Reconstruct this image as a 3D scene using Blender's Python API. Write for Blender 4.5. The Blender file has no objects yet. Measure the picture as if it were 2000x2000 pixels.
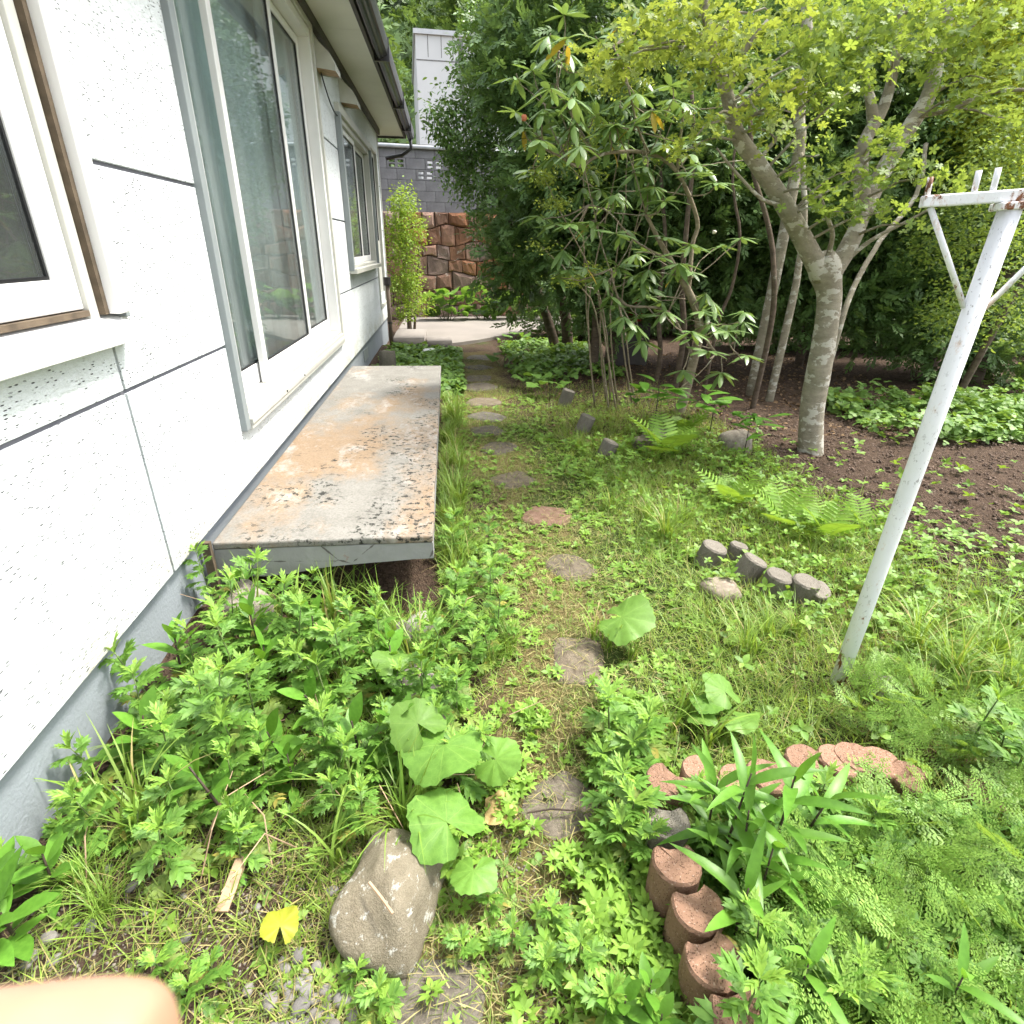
import bpy, math, random
import numpy as np
from mathutils import Vector, Matrix, Euler

rng = np.random.default_rng(7)
random.seed(7)
SC = bpy.context.scene
COL = SC.collection
RAD = math.radians

# ------------------------------------------------------------------ camera
F_PX = 1114.0
CAM_H = 1.55
def _cd(u, v):
    d = np.array([(u - 1000.0) / F_PX, -(v - 1000.0) / F_PX, -1.0]); return d / np.linalg.norm(d)
_up = -_cd(960, 3400)
_fw = _cd(873, 485); _fw = _fw - _up * _fw.dot(_up); _fw /= np.linalg.norm(_fw)
_rt = np.cross(_fw, _up)
RW = np.stack([_rt, _fw, _up])
cam_data = bpy.data.cameras.new("camera"); cam = bpy.data.objects.new("camera", cam_data)
COL.objects.link(cam); SC.camera = cam
cam_data.sensor_width = 36.0; cam_data.lens = F_PX / 2000 * 36.0
cam_data.clip_start = 0.01; cam_data.clip_end = 600
M4 = Matrix.Identity(4)
for i in range(3):
    for j in range(3): M4[i][j] = RW[i][j]
M4.translation = Vector((0, 0, CAM_H)); cam.matrix_world = M4
cam_data.dof.use_dof = True; cam_data.dof.focus_distance = 2.6; cam_data.dof.aperture_fstop = 22.0

def at(u, v, x=None, y=None, z=None):
    """a measured pixel of the photograph -> a point of the place on the plane x, y or z"""
    d = RW @ _cd(u, v); o = np.array([0, 0, CAM_H])
    if x is not None: t = x / d[0]
    elif y is not None: t = y / d[1]
    else: t = (z - CAM_H) / d[2]
    return o + t * d

# ------------------------------------------------------------------ light
SUN_EL, SUN_AZ = 63.0, 82.0        # azimuth measured from +y towards +x
world = bpy.data.worlds.new("World"); SC.world = world; world.use_nodes = True
nt = world.node_tree; nt.nodes.clear()
sky = nt.nodes.new("ShaderNodeTexSky"); sky.sky_type = 'NISHITA'; sky.sun_disc = False
sky.sun_elevation = RAD(SUN_EL); sky.sun_rotation = RAD(SUN_AZ)
sky.air_density = 1.0; sky.dust_density = 4.0; sky.ozone_density = 1.0
hs = nt.nodes.new("ShaderNodeHueSaturation"); hs.inputs['Saturation'].default_value = 0.35
bg = nt.nodes.new("ShaderNodeBackground"); bg.inputs[1].default_value = 0.145
wo = nt.nodes.new("ShaderNodeOutputWorld")
nt.links.new(sky.outputs[0], hs.inputs['Color']); nt.links.new(hs.outputs[0], bg.inputs[0]); nt.links.new(bg.outputs[0], wo.inputs[0])
sun_d = bpy.data.lights.new("sun", 'SUN'); sun_d.energy = 2.0; sun_d.angle = RAD(10); sun_d.color = (1.0, 0.95, 0.86)
sun = bpy.data.objects.new("sun", sun_d); COL.objects.link(sun)
ce, se = math.cos(RAD(SUN_EL)), math.sin(RAD(SUN_EL))
sdir = Vector((math.sin(RAD(SUN_AZ)) * ce, math.cos(RAD(SUN_AZ)) * ce, se))
sun.rotation_euler = sdir.to_track_quat('Z', 'Y').to_euler(); sun.location = (6, 2, 12)
SC.view_settings.view_transform = 'Standard'; SC.view_settings.look = 'None'
SC.view_settings.gamma = 1.0; SC.view_settings.exposure = 1.95
SC.render.engine = 'CYCLES'
SC.cycles.max_bounces = 7; SC.cycles.diffuse_bounces = 4; SC.cycles.transparent_max_bounces = 12
SC.cycles.use_denoising = True; SC.cycles.denoiser = 'OPENIMAGEDENOISE'
SC.cycles.use_adaptive_sampling = True; SC.cycles.adaptive_threshold = 0.02

# ------------------------------------------------------------------ helpers
def tag(o, label=None, cat=None, group=None, kind=None):
    if label: o['label'] = label
    if cat: o['category'] = cat
    if group: o['group'] = group
    if kind: o['kind'] = kind
    return o
def empty(name, loc=(0, 0, 0), rz=0.0, scale=1.0):
    o = bpy.data.objects.new(name, None); COL.objects.link(o)
    o.location = loc; o.rotation_euler = (0, 0, rz); o.scale = (scale,) * 3
    o.empty_display_size = 0.05
    return o
def mesh_np(name, V, F, mat=None, smooth=False):
    """V (n,3) array; F (m,k) int array of faces that all have k corners"""
    V = np.asarray(V, np.float32); F = np.asarray(F, np.int32)
    me = bpy.data.meshes.new(name)
    m, k = F.shape
    me.vertices.add(len(V)); me.vertices.foreach_set("co", V.ravel())
    me.loops.add(m * k); me.loops.foreach_set("vertex_index", F.ravel())
    me.polygons.add(m); me.polygons.foreach_set("loop_start", np.arange(0, m * k, k, dtype=np.int32))
    try: me.polygons.foreach_set("loop_total", np.full(m, k, np.int32))
    except Exception: pass
    if smooth: me.polygons.foreach_set("use_smooth", np.ones(m, bool))
    me.update(calc_edges=True); me.validate()
    if mat: me.materials.append(mat)
    return me
def link(name, me, parent=None, loc=None, rot=None, scale=None):
    o = bpy.data.objects.new(name, me); COL.objects.link(o)
    if parent is not None: o.parent = parent
    if loc is not None: o.location = loc
    if rot is not None: o.rotation_euler = rot
    if scale is not None: o.scale = scale if hasattr(scale, '__len__') else (scale,) * 3
    return o

class MB:
    """collects boxes, tubes and polygons into one mesh"""
    def __init__(s): s.V = []; s.F = []
    def add(s, V, F):
        n = len(s.V); s.V += [tuple(v) for v in V]; s.F += [tuple(int(i) + n for i in f) for f in F]; return s
    def box(s, x0, x1, y0, y1, z0, z1):
        V = [(x0,y0,z0),(x1,y0,z0),(x1,y1,z0),(x0,y1,z0),(x0,y0,z1),(x1,y0,z1),(x1,y1,z1),(x0,y1,z1)]
        return s.add(V, [(0,3,2,1),(4,5,6,7),(0,1,5,4),(1,2,6,5),(2,3,7,6),(3,0,4,7)])
    def tube(s, pts, rad, n=7, cap=True):
        pts = [np.array(p, float) for p in pts]
        if not hasattr(rad, '__len__'): rad = [rad] * len(pts)
        V = []; F = []
        ref = np.array([0.0, 0.0, 1.0])
        t0 = pts[1] - pts[0]
        if abs(t0[2]) > 0.9 * np.linalg.norm(t0): ref = np.array([0.0, 1.0, 0.0])
        for i, p in enumerate(pts):
            t = pts[min(i + 1, len(pts) - 1)] - pts[max(i - 1, 0)]; t /= (np.linalg.norm(t) + 1e-9)
            a = np.cross(t, ref); a /= (np.linalg.norm(a) + 1e-9); b = np.cross(t, a)
            ref = np.cross(a, t)
            for k in range(n):
                th = 2 * math.pi * k / n
                V.append(p + rad[i] * (math.cos(th) * a + math.sin(th) * b))
        for i in range(len(pts) - 1):
            for k in range(n):
                k2 = (k + 1) % n
                F.append((i*n+k, i*n+k2, (i+1)*n+k2, (i+1)*n+k))
        if cap:
            F.append(tuple(range(n - 1, -1, -1))); F.append(tuple(range((len(pts)-1)*n, len(pts)*n)))
        return s.add(V, F)
    def prism(s, outline, z0, z1):
        n = len(outline)
        V = [(x, y, z0) for x, y in outline] + [(x, y, z1) for x, y in outline]
        F = [tuple(range(n - 1, -1, -1)), tuple(range(n, 2*n))] + [(i, (i+1) % n, n + (i+1) % n, n + i) for i in range(n)]
        return s.add(V, F)
    def mesh(s, name, mat=None, smooth=False):
        me = bpy.data.meshes.new(name); me.from_pydata([tuple(map(float, v)) for v in s.V], [], s.F); me.update()
        if smooth: me.polygons.foreach_set("use_smooth", np.ones(len(me.polygons), bool))
        if mat: me.materials.append(mat)
        return me
    def build(s, name, mat, parent=None, smooth=False, bevel=0.0, **kw):
        o = link(name, s.mesh(name, mat, smooth), parent, **kw)
        if bevel:
            m = o.modifiers.new("bevel", 'BEVEL'); m.width = bevel; m.segments = 2; m.limit_method = 'ANGLE'; m.angle_limit = RAD(40)
        return o

def rot_leaf(az, tilt, roll):
    """N rotation matrices for leaves whose length runs along +Y: heading, raise, roll"""
    ca, sa = np.cos(az), np.sin(az); ct, st = np.cos(tilt), np.sin(tilt); cr, sr = np.cos(roll), np.sin(roll)
    z = np.zeros_like(ca); o = np.ones_like(ca)
    Rz = np.stack([np.stack([ca, -sa, z], -1), np.stack([sa, ca, z], -1), np.stack([z, z, o], -1)], -2)
    Rx = np.stack([np.stack([o, z, z], -1), np.stack([z, ct, -st], -1), np.stack([z, st, ct], -1)], -2)
    Ry = np.stack([np.stack([cr, z, sr], -1), np.stack([z, o, z], -1), np.stack([-sr, z, cr], -1)], -2)
    return Rz @ Rx @ Ry
def scatter(T, P, R, S):
    """template T=(V,F) copied to points P with rotations R and sizes S -> (V,F)"""
    V, F = np.asarray(T[0], float), np.asarray(T[1], int)
    S = np.asarray(S, float)
    if S.ndim == 1: S = S[:, None]
    if S.shape[1] == 1: S = np.repeat(S, 3, 1)
    VV = np.einsum('nij,nvj->nvi', R, V[None] * S[:, None, :]) + P[:, None, :]
    FF = F[None] + (np.arange(len(P)) * len(V))[:, None, None]
    return VV.reshape(-1, 3), FF.reshape(-1, F.shape[1])
def join_np(parts):
    V = []; F = []; n = 0
    for v, f in parts:
        V.append(np.asarray(v, float)); F.append(np.asarray(f, int) + n); n += len(v)
    return np.concatenate(V), np.concatenate(F)

# ------------------------------------------------------------------ materials
def newmat(name):
    m = bpy.data.materials.new(name); m.use_nodes = True
    n = m.node_tree; n.nodes.clear()
    out = n.nodes.new("ShaderNodeOutputMaterial")
    return m, n, out
class NB:
    """small helper to wire shader nodes"""
    def __init__(s, nt): s.nt = nt
    def n(s, typ, **kw):
        nd = s.nt.nodes.new(typ)
        for k, v in kw.items():
            if k.startswith('i_'):
                nd.inputs[k[2:].replace('_', ' ')].default_value = v
            else: setattr(nd, k, v)
        return nd
    def l(s, a, b): s.nt.links.new(a, b)
    def coord(s, which='Object', scale=(1, 1, 1), loc=(0, 0, 0)):
        tc = s.n("ShaderNodeTexCoord"); mp = s.n("ShaderNodeMapping")
        mp.inputs['Scale'].default_value = scale; mp.inputs['Location'].default_value = loc
        s.l(tc.outputs[which], mp.inputs['Vector']); return mp.outputs[0]
    def noise(s, vec, scale, detail=4, rough=0.55, dist=0.0):
        nd = s.n("ShaderNodeTexNoise"); nd.inputs['Scale'].default_value = scale; nd.inputs['Detail'].default_value = detail
        nd.inputs['Roughness'].default_value = rough; nd.inputs['Distortion'].default_value = dist
        if vec is not None: s.l(vec, nd.inputs['Vector'])
        return nd.outputs['Fac']
    def voro(s, vec, scale, feature='F1', rand=1.0):
        nd = s.n("ShaderNodeTexVoronoi"); nd.feature = feature; nd.inputs['Scale'].default_value = scale; nd.inputs['Randomness'].default_value = rand
        if vec is not None: s.l(vec, nd.inputs['Vector'])
        return nd
    def ramp(s, fac, stops, interp='LINEAR'):
        nd = s.n("ShaderNodeValToRGB"); cr = nd.color_ramp; cr.interpolation = interp
        while len(cr.elements) < len(stops): cr.elements.new(0.5)
        for e, (p, c) in zip(cr.elements, stops):
            e.position = p; e.color = (c, c, c, 1) if not hasattr(c, '__len__') else (*c, 1)
        s.l(fac, nd.inputs[0]); return nd.outputs[0]
    def mix(s, fac, a, b, mode='MIX'):
        nd = s.n("ShaderNodeMix", data_type='RGBA', blend_type=mode)
        if hasattr(fac, 'is_linked') or hasattr(fac, 'links'): s.l(fac, nd.inputs[0])
        else: nd.inputs[0].default_value = fac
        for v, i in ((a, 6), (b, 7)):
            if hasattr(v, 'links'): s.l(v, nd.inputs[i])
            else: nd.inputs[i].default_value = (*v, 1) if len(v) == 3 else v
        return nd.outputs[2]
    def math(s, op, a, b=0.0, clamp=False):
        nd = s.n("ShaderNodeMath", operation=op, use_clamp=clamp)
        for v, i in ((a, 0), (b, 1)):
            if hasattr(v, 'links'): s.l(v, nd.inputs[i])
            else: nd.inputs[i].default_value = v
        return nd.outputs[0]
    def bump(s, h, strength=0.5, dist=0.01, normal=None):
        nd = s.n("ShaderNodeBump"); nd.inputs['Strength'].default_value = strength; nd.inputs['Distance'].default_value = dist
        s.l(h, nd.inputs['Height'])
        if normal is not None: s.l(normal, nd.inputs['Normal'])
        return nd.outputs[0]
    def bsdf(s, col, rough=0.7, spec=0.3, normal=None, metal=0.0):
        p = s.n("ShaderNodeBsdfPrincipled")
        if hasattr(col, 'links'): s.l(col, p.inputs['Base Color'])
        else: p.inputs['Base Color'].default_value = (*col, 1)
        if hasattr(rough, 'links'): s.l(rough, p.inputs['Roughness'])
        else: p.inputs['Roughness'].default_value = rough
        p.inputs['Specular IOR Level'].default_value = spec; p.inputs['Metallic'].default_value = metal
        if normal is not None: s.l(normal, p.inputs['Normal'])
        return p.outputs[0]

def leaf_mat(name, a, b, rough=0.5, trans=0.32, spec=0.35, old=None, oldfrac=0.0, vein=False):
    m, n, out = newmat(name); B = NB(n)
    oi = B.n("ShaderNodeObjectInfo"); ge = B.n("ShaderNodeNewGeometry")
    r = B.math('FRACT', B.math('ADD', oi.outputs['Random'], ge.outputs['Random Per Island']))
    col = B.mix(r, a, b)
    nz = B.noise(B.coord('Object'), 9.0, 3)
    col = B.mix(B.ramp(nz, [(0.35, 0.0), (0.7, 0.4)]), col, tuple(min(1, c * 1.5) for c in b))
    if old:
        r2 = B.math('FRACT', B.math('MULTIPLY', r, 17.31))
        col = B.mix(B.math('GREATER_THAN', r2, 1 - oldfrac), col, old)
    if vein:
        sx_ = B.n("ShaderNodeSeparateXYZ"); B.l(B.coord('Object'), sx_.inputs[0])
        an_ = B.math('ARCTAN2', sx_.outputs['X'], sx_.outputs['Y'])
        rad_ = B.math('SQRT', B.math('ADD', B.math('MULTIPLY', sx_.outputs['X'], sx_.outputs['X']), B.math('MULTIPLY', sx_.outputs['Y'], sx_.outputs['Y'])))
        vn = B.math('MULTIPLY', B.math('ABSOLUTE', B.math('SINE', B.math('MULTIPLY', B.math('ADD', an_, B.math('MULTIPLY', B.noise(B.coord('Object'), 5.0, 2), 0.25)), 4.0))), B.math('ADD', rad_, 0.05))
        net = B.voro(B.coord('Object'), 13.0, 'DISTANCE_TO_EDGE').outputs['Distance']
        col = B.mix(B.ramp(net, [(0.0, 0.22), (0.06, 0.0)]), col, tuple(x * 1.7 for x in b))
        col = B.mix(B.ramp(vn, [(0.007, 0.55), (0.026, 0.0)]), col, (b[0] * 1.9, b[1] * 1.6, b[2] * 1.7))
    hsv = B.n("ShaderNodeHueSaturation"); B.l(col, hsv.inputs['Color'])
    r3 = B.math('FRACT', B.math('MULTIPLY', r, 7.77))
    B.l(B.math('ADD', B.math('MULTIPLY', r3, 0.5), 0.75), hsv.inputs['Value'])
    c = hsv.outputs[0]
    p = B.bsdf(c, rough, spec)
    t = B.n("ShaderNodeBsdfTranslucent")
    tc = B.mix(0.55, c, (min(1, b[0] * 2.2), min(1, b[1] * 1.9), b[2] * 0.8)); B.l(tc, t.inputs[0])
    mx = B.n("ShaderNodeMixShader"); mx.inputs[0].default_value = trans
    B.l(p, mx.inputs[1]); B.l(t.outputs[0], mx.inputs[2]); B.l(mx.outputs[0], out.inputs[0])
    return m
def simple_mat(name, col, rough=0.6, spec=0.3, var=0.12, scale=6.0, bump=0.0, bscale=60.0, metal=0.0):
    m, n, out = newmat(name); B = NB(n)
    v = B.coord('Object')
    nz = B.noise(v, scale, 5)
    c = B.mix(B.ramp(nz, [(0.3, 0.0), (0.75, 1.0)]), tuple(x * (1 - var) for x in col), tuple(min(1, x * (1 + var)) for x in col))
    nm = B.bump(B.noise(v, bscale, 3), bump, 0.01) if bump else None
    B.l(B.bsdf(c, rough, spec, nm, metal), out.inputs[0]); return m

def stucco_mat():
    m, n, out = newmat("stucco"); B = NB(n)
    v = B.coord('Object', (1, 0.55, 1.25))
    n1 = B.noise(v, 38, 6, 0.65); n2 = B.noise(v, 130, 4, 0.6)
    pits = B.ramp(B.voro(B.coord('Object', (1, 0.32, 1.2)), 105).outputs['Distance'], [(0.14, 0.0), (0.27, 1.0)])
    gate = B.ramp(B.noise(v, 17, 4), [(0.46, 0.0), (0.55, 1.0)])
    pit = B.math('MAXIMUM', pits, gate)
    dirt = B.ramp(B.noise(B.coord('Object', (1, 0.7, 0.35)), 2.2, 5), [(0.45, 0.0), (0.8, 0.35)])
    big = B.mix(dirt, (0.60, 0.635, 0.645), (0.46, 0.48, 0.475))
    sz_ = B.n("ShaderNodeSeparateXYZ"); B.l(B.coord('Object'), sz_.inputs[0])
    streak = B.ramp(B.noise(B.coord('Object', (1, 9.0, 0.55)), 2.4, 5, 0.6), [(0.53, 0.0), (0.72, 0.30)])
    big = B.mix(streak, big, (0.33, 0.34, 0.32))
    splash = B.math('MULTIPLY', B.math('SUBTRACT', 1.0, B.math('MULTIPLY', B.math('SUBTRACT', sz_.outputs['Z'], 0.42), 4.5), True), B.ramp(B.noise(v, 7, 6, 0.7), [(0.40, 0.0), (0.62, 0.75)]))
    big = B.mix(splash, big, (0.36, 0.34, 0.25))
    col = B.mix(B.math('SUBTRACT', 1.0, pit), big, (0.09, 0.09, 0.10))
    # dark mildew blotches
    ml = B.ramp(B.noise(v, 3.1, 6, 0.7), [(0.66, 0.0), (0.70, 0.9)])
    ml2 = B.math('MULTIPLY', ml, B.ramp(n2, [(0.5, 0.0), (0.6, 1.0)]))
    col = B.mix(ml2, col, (0.10, 0.10, 0.10))
    h = B.math('ADD', B.math('MULTIPLY', n1, 0.8), B.math('ADD', B.math('MULTIPLY', n2, 0.3), B.math('MULTIPLY', pit, 0.7)))
    B.l(B.bsdf(col, 0.85, 0.2, B.bump(h, 0.8, 0.010)), out.inputs[0]); return m
def slab_mat():
    m, n, out = newmat("weathered_concrete"); B = NB(n)
    v = B.coord('Object'); w = B.coord('Object', (1, 0.6, 1))
    sep = B.n("ShaderNodeSeparateXYZ"); B.l(v, sep.inputs[0])
    grey = B.mix(B.noise(v, 7, 6), (0.135, 0.128, 0.112), (0.255, 0.247, 0.225))
    och = B.mix(B.noise(v, 11, 5), (0.20, 0.135, 0.078), (0.28, 0.20, 0.13))
    # a worn ochre coat that survives in the near left and right middle
    keep = B.math('ADD', B.noise(w, 2.1, 7, 0.68), B.math('MULTIPLY', B.math('ABSOLUTE', B.math('SUBTRACT', sep.outputs['Y'], 1.3)), -0.085))
    okm = B.ramp(keep, [(0.36, 0.0), (0.51, 0.85)])
    col = B.mix(okm, grey, och)
    wht = B.ramp(B.noise(w, 4.3, 8, 0.75), [(0.53, 0.0), (0.68, 0.8)])
    col = B.mix(wht, col, (0.36, 0.355, 0.335))
    lich = B.ramp(B.noise(v, 26, 6, 0.72), [(0.54, 0.0), (0.57, 1.0)])
    dens = B.math('ADD', B.noise(v, 2.6, 4), B.math('ADD', B.math('MULTIPLY', sep.outputs['X'], 0.22), B.math('MULTIPLY', sep.outputs['Y'], -0.055)))
    col = B.mix(B.math('MULTIPLY', lich, B.ramp(dens, [(0.50, 0.0), (0.60, 1.0)])), col, (0.035, 0.035, 0.03))
    spots = B.ramp(B.voro(v, 16).outputs['Distance'], [(0.045, 1.0), (0.075, 0.0)])
    col = B.mix(B.math('MULTIPLY', spots, 0.8), col, (0.06, 0.05, 0.04))
    fine = B.ramp(B.noise(v, 90, 4, 0.7), [(0.35, 0.75), (0.6, 1.0)])
    col = B.mix(1.0, col, fine, 'MULTIPLY')
    h = B.math('ADD', B.noise(v, 45, 6, 0.7), B.math('MULTIPLY', wht, -0.4))
    B.l(B.bsdf(col, 0.9, 0.2, B.bump(h, 0.5, 0.006)), out.inputs[0]); return m
def slab_side_mat():
    m, n, out = newmat("slab_edge"); B = NB(n)
    v = B.coord('Object')
    col = B.mix(B.noise(v, 9, 6), (0.19, 0.19, 0.185), (0.32, 0.32, 0.315))
    cr = B.voro(B.coord('Object', (1, 1, 1.6)), 2.6, 'DISTANCE_TO_EDGE').outputs['Distance']
    wob = B.math('ADD', cr, B.math('MULTIPLY', B.math('SUBTRACT', B.noise(v, 14, 5), 0.5), 0.09))
    col = B.mix(B.ramp(wob, [(0.002, 0.75), (0.007, 0.0)]), col, (0.05, 0.04, 0.035))
    rust = B.ramp(B.noise(v, 6, 6, 0.7), [(0.62, 0.0), (0.68, 0.8)])
    col = B.mix(rust, col, (0.24, 0.10, 0.05))
    B.l(B.bsdf(col, 0.85, 0.2, B.bump(B.noise(v, 50, 5), 0.4, 0.006)), out.inputs[0]); return m
def stone_mat(name, a, b, spots=(0.6, 0.6, 0.56), sp=0.66, scale=4.0, bump=0.6, per_obj=True):
    m, n, out = newmat(name); B = NB(n)
    v = B.coord('Object'); tc = B.n("ShaderNodeTexCoord"); oi = B.n("ShaderNodeObjectInfo")
    ad = B.n("ShaderNodeVectorMath", operation='ADD'); B.l(v, ad.inputs[0])
    cx = B.n("ShaderNodeCombineXYZ"); B.l(B.math('MULTIPLY', oi.outputs['Random'], 30.0), cx.inputs[0]); B.l(cx.outputs[0], ad.inputs[1])
    v = ad.outputs[0]
    col = B.mix(B.ramp(B.noise(v, scale, 6, 0.65), [(0.3, 0.0), (0.72, 1.0)]), a, b)
    if per_obj:
        hsv = B.n("ShaderNodeHueSaturation"); B.l(col, hsv.inputs['Color'])
        B.l(B.math('ADD', B.math('MULTIPLY', oi.outputs['Random'], 0.55), 0.78), hsv.inputs['Value']); col = hsv.outputs[0]
        B.l(B.math('ADD', B.math('MULTIPLY', B.math('FRACT', B.math('MULTIPLY', oi.outputs['Random'], 13.7)), 0.60), 0.58), hsv.inputs['Saturation'])
    col = B.mix(B.ramp(B.noise(v, scale * 1.6, 7, 0.72), [(sp, 0.0), (sp + 0.05, 0.85)]), col, spots)
    fine = B.ramp(B.noise(v, scale * 22, 4, 0.7), [(0.3, 0.62), (0.6, 1.0)])
    col = B.mix(1.0, col, fine, 'MULTIPLY')
    B.l(B.bsdf(col, 0.88, 0.2, B.bump(B.noise(v, scale * 9, 7, 0.7), bump, 0.01)), out.inputs[0]); return m
def rough_conc_mat(name, a, b, grit=(0.55, 0.45, 0.4)):
    m, n, out = newmat(name); B = NB(n)
    v = B.coord('Object'); oi = B.n("ShaderNodeObjectInfo")
    col = B.mix(B.noise(v, 12, 6, 0.7), a, b)
    pores = B.ramp(B.math('ADD', B.voro(v, 210).outputs['Distance'], B.math('MULTIPLY', B.noise(v, 40, 3), 0.5)), [(0.38, 0.0), (0.55, 1.0)])
    g = B.ramp(B.noise(v, 160, 3, 0.6), [(0.6, 0.0), (0.7, 0.6)])
    col = B.mix(g, col, grit)
    col = B.mix(B.math('MULTIPLY', B.math('SUBTRACT', 1.0, pores, True), 0.7), col, tuple(x * 0.35 for x in a))
    algae = B.ramp(B.noise(v, 7, 5), [(0.56, 0.0), (0.72, 0.45)])
    col = B.mix(algae, col, (0.10, 0.10, 0.05))
    hsv = B.n("ShaderNodeHueSaturation"); B.l(col, hsv.inputs['Color'])
    B.l(B.math('ADD', B.math('MULTIPLY', oi.outputs['Random'], 0.4), 0.8), hsv.inputs['Value']); col = hsv.outputs[0]
    h = B.math('ADD', B.math('MULTIPLY', pores, 0.6), B.noise(v, 60, 5, 0.7))
    B.l(B.bsdf(col, 0.92, 0.15, B.bump(h, 0.9, 0.006)), out.inputs[0]); return m
def bark_mat(name, a, b, lich, ls=0.58):
    m, n, out = newmat(name); B = NB(n)
    v = B.coord('Object'); vs = B.coord('Object', (1, 1, 2.4))
    col = B.mix(B.ramp(B.noise(vs, 11, 6, 0.65), [(0.3, 0), (0.7, 1)]), a, b)
    l1 = B.ramp(B.noise(B.coord('Object', (1, 1, 1.6)), 8.5, 5, 0.6), [(ls, 0.0), (ls + 0.03, 0.85)])
    col = B.mix(l1, col, lich)
    dk = B.ramp(B.noise(B.coord('Object', (1, 1, 5.0)), 16, 5, 0.7), [(0.63, 0.0), (0.68, 0.75)])
    col = B.mix(dk, col, tuple(x * 0.35 for x in a))
    mo = B.ramp(B.noise(v, 3.0, 5), [(0.55, 0.0), (0.75, 0.4)])
    col = B.mix(mo, col, (0.13, 0.15, 0.07))
    h = B.math('ADD', B.noise(vs, 40, 6, 0.7), B.math('MULTIPLY', l1, 0.25))
    B.l(B.bsdf(col, 0.9, 0.2, B.bump(h, 0.7, 0.01)), out.inputs[0]); return m
def pole_mat(name="chipped_white_paint", foot_h=0.42, off=0.0):
    m, n, out = newmat(name); B = NB(n)
    v = B.coord('Object', (1, 1, 0.55))
    a = B.ramp(B.noise(v, 26, 7, 0.75), [(0.60, 0.0), (0.615, 1.0)])
    dens = B.ramp(B.noise(v, 4.5, 4), [(0.42, 0.0), (0.6, 1.0)])
    col = B.mix(B.noise(v, 6, 5), (0.62, 0.64, 0.66), (0.80, 0.81, 0.82))
    sp = B.ramp(B.noise(v, 95, 4, 0.7), [(0.60, 0.0), (0.64, 0.8)])
    col = B.mix(B.math('MULTIPLY', sp, dens), col, (0.16, 0.15, 0.15))
    halo = B.ramp(B.noise(v, 11, 7, 0.72), [(0.60, 0.0), (0.66, 0.55)])
    col = B.mix(halo, col, (0.50, 0.30, 0.16))
    sz_ = B.n("ShaderNodeSeparateXYZ"); B.l(B.coord('Object'), sz_.inputs[0])
    foot = B.math('ADD', B.math('MULTIPLY', B.math('SUBTRACT', foot_h, sz_.outputs['Z'], True), 0.36), off)
    rn = B.math('ADD', B.noise(v, 13, 7, 0.72), foot)
    col = B.mix(B.ramp(rn, [(0.60, 0.0), (0.66, 0.5)]), col, (0.42, 0.24, 0.12))
    rust = B.ramp(rn, [(0.645, 0.0), (0.655, 1.0)])
    col = B.mix(rust, col, B.mix(B.noise(v, 50, 4), (0.035, 0.02, 0.015), (0.28, 0.10, 0.03)))
    h = B.math('ADD', B.noise(v, 90, 4), B.math('MULTIPLY', rust, -0.8))
    B.l(B.bsdf(col, 0.5, 0.4, B.bump(h, 0.35, 0.004)), out.inputs[0]); return m
def glass_mat(name="window_glass", tint=(0.88, 0.93, 0.93)):
    m, n, out = newmat(name); B = NB(n)
    fr = B.n("ShaderNodeFresnel"); fr.inputs[0].default_value = 1.52
    lw = B.math('ADD', B.math('MULTIPLY', fr.outputs[0], 0.62), 0.01, True)
    t = B.n("ShaderNodeBsdfTransparent"); t.inputs[0].default_value = (*tint, 1)
    g = B.n("ShaderNodeBsdfGlossy"); g.inputs['Roughness'].default_value = 0.015; g.inputs[0].default_value = (0.95, 0.97, 0.97, 1)
    mx = B.n("ShaderNodeMixShader"); B.l(lw, mx.inputs[0]); du = B.n("ShaderNodeBsdfDiffuse"); du.inputs[0].default_value = (0.55, 0.58, 0.57, 1)     # pale haze mixed into the glass to make the panes look brighter
    m0 = B.n("ShaderNodeMixShader"); B.l(B.ramp(B.noise(B.coord('Object', (1, 1, .6)), 3.0, 5), [(0.3, 0.03), (0.8, 0.10)]), m0.inputs[0]); B.l(t.outputs[0], m0.inputs[1]); B.l(du.outputs[0], m0.inputs[2])
    B.l(m0.outputs[0], mx.inputs[1]); B.l(g.outputs[0], mx.inputs[2])
    B.l(mx.outputs[0], out.inputs[0]); return m
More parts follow.
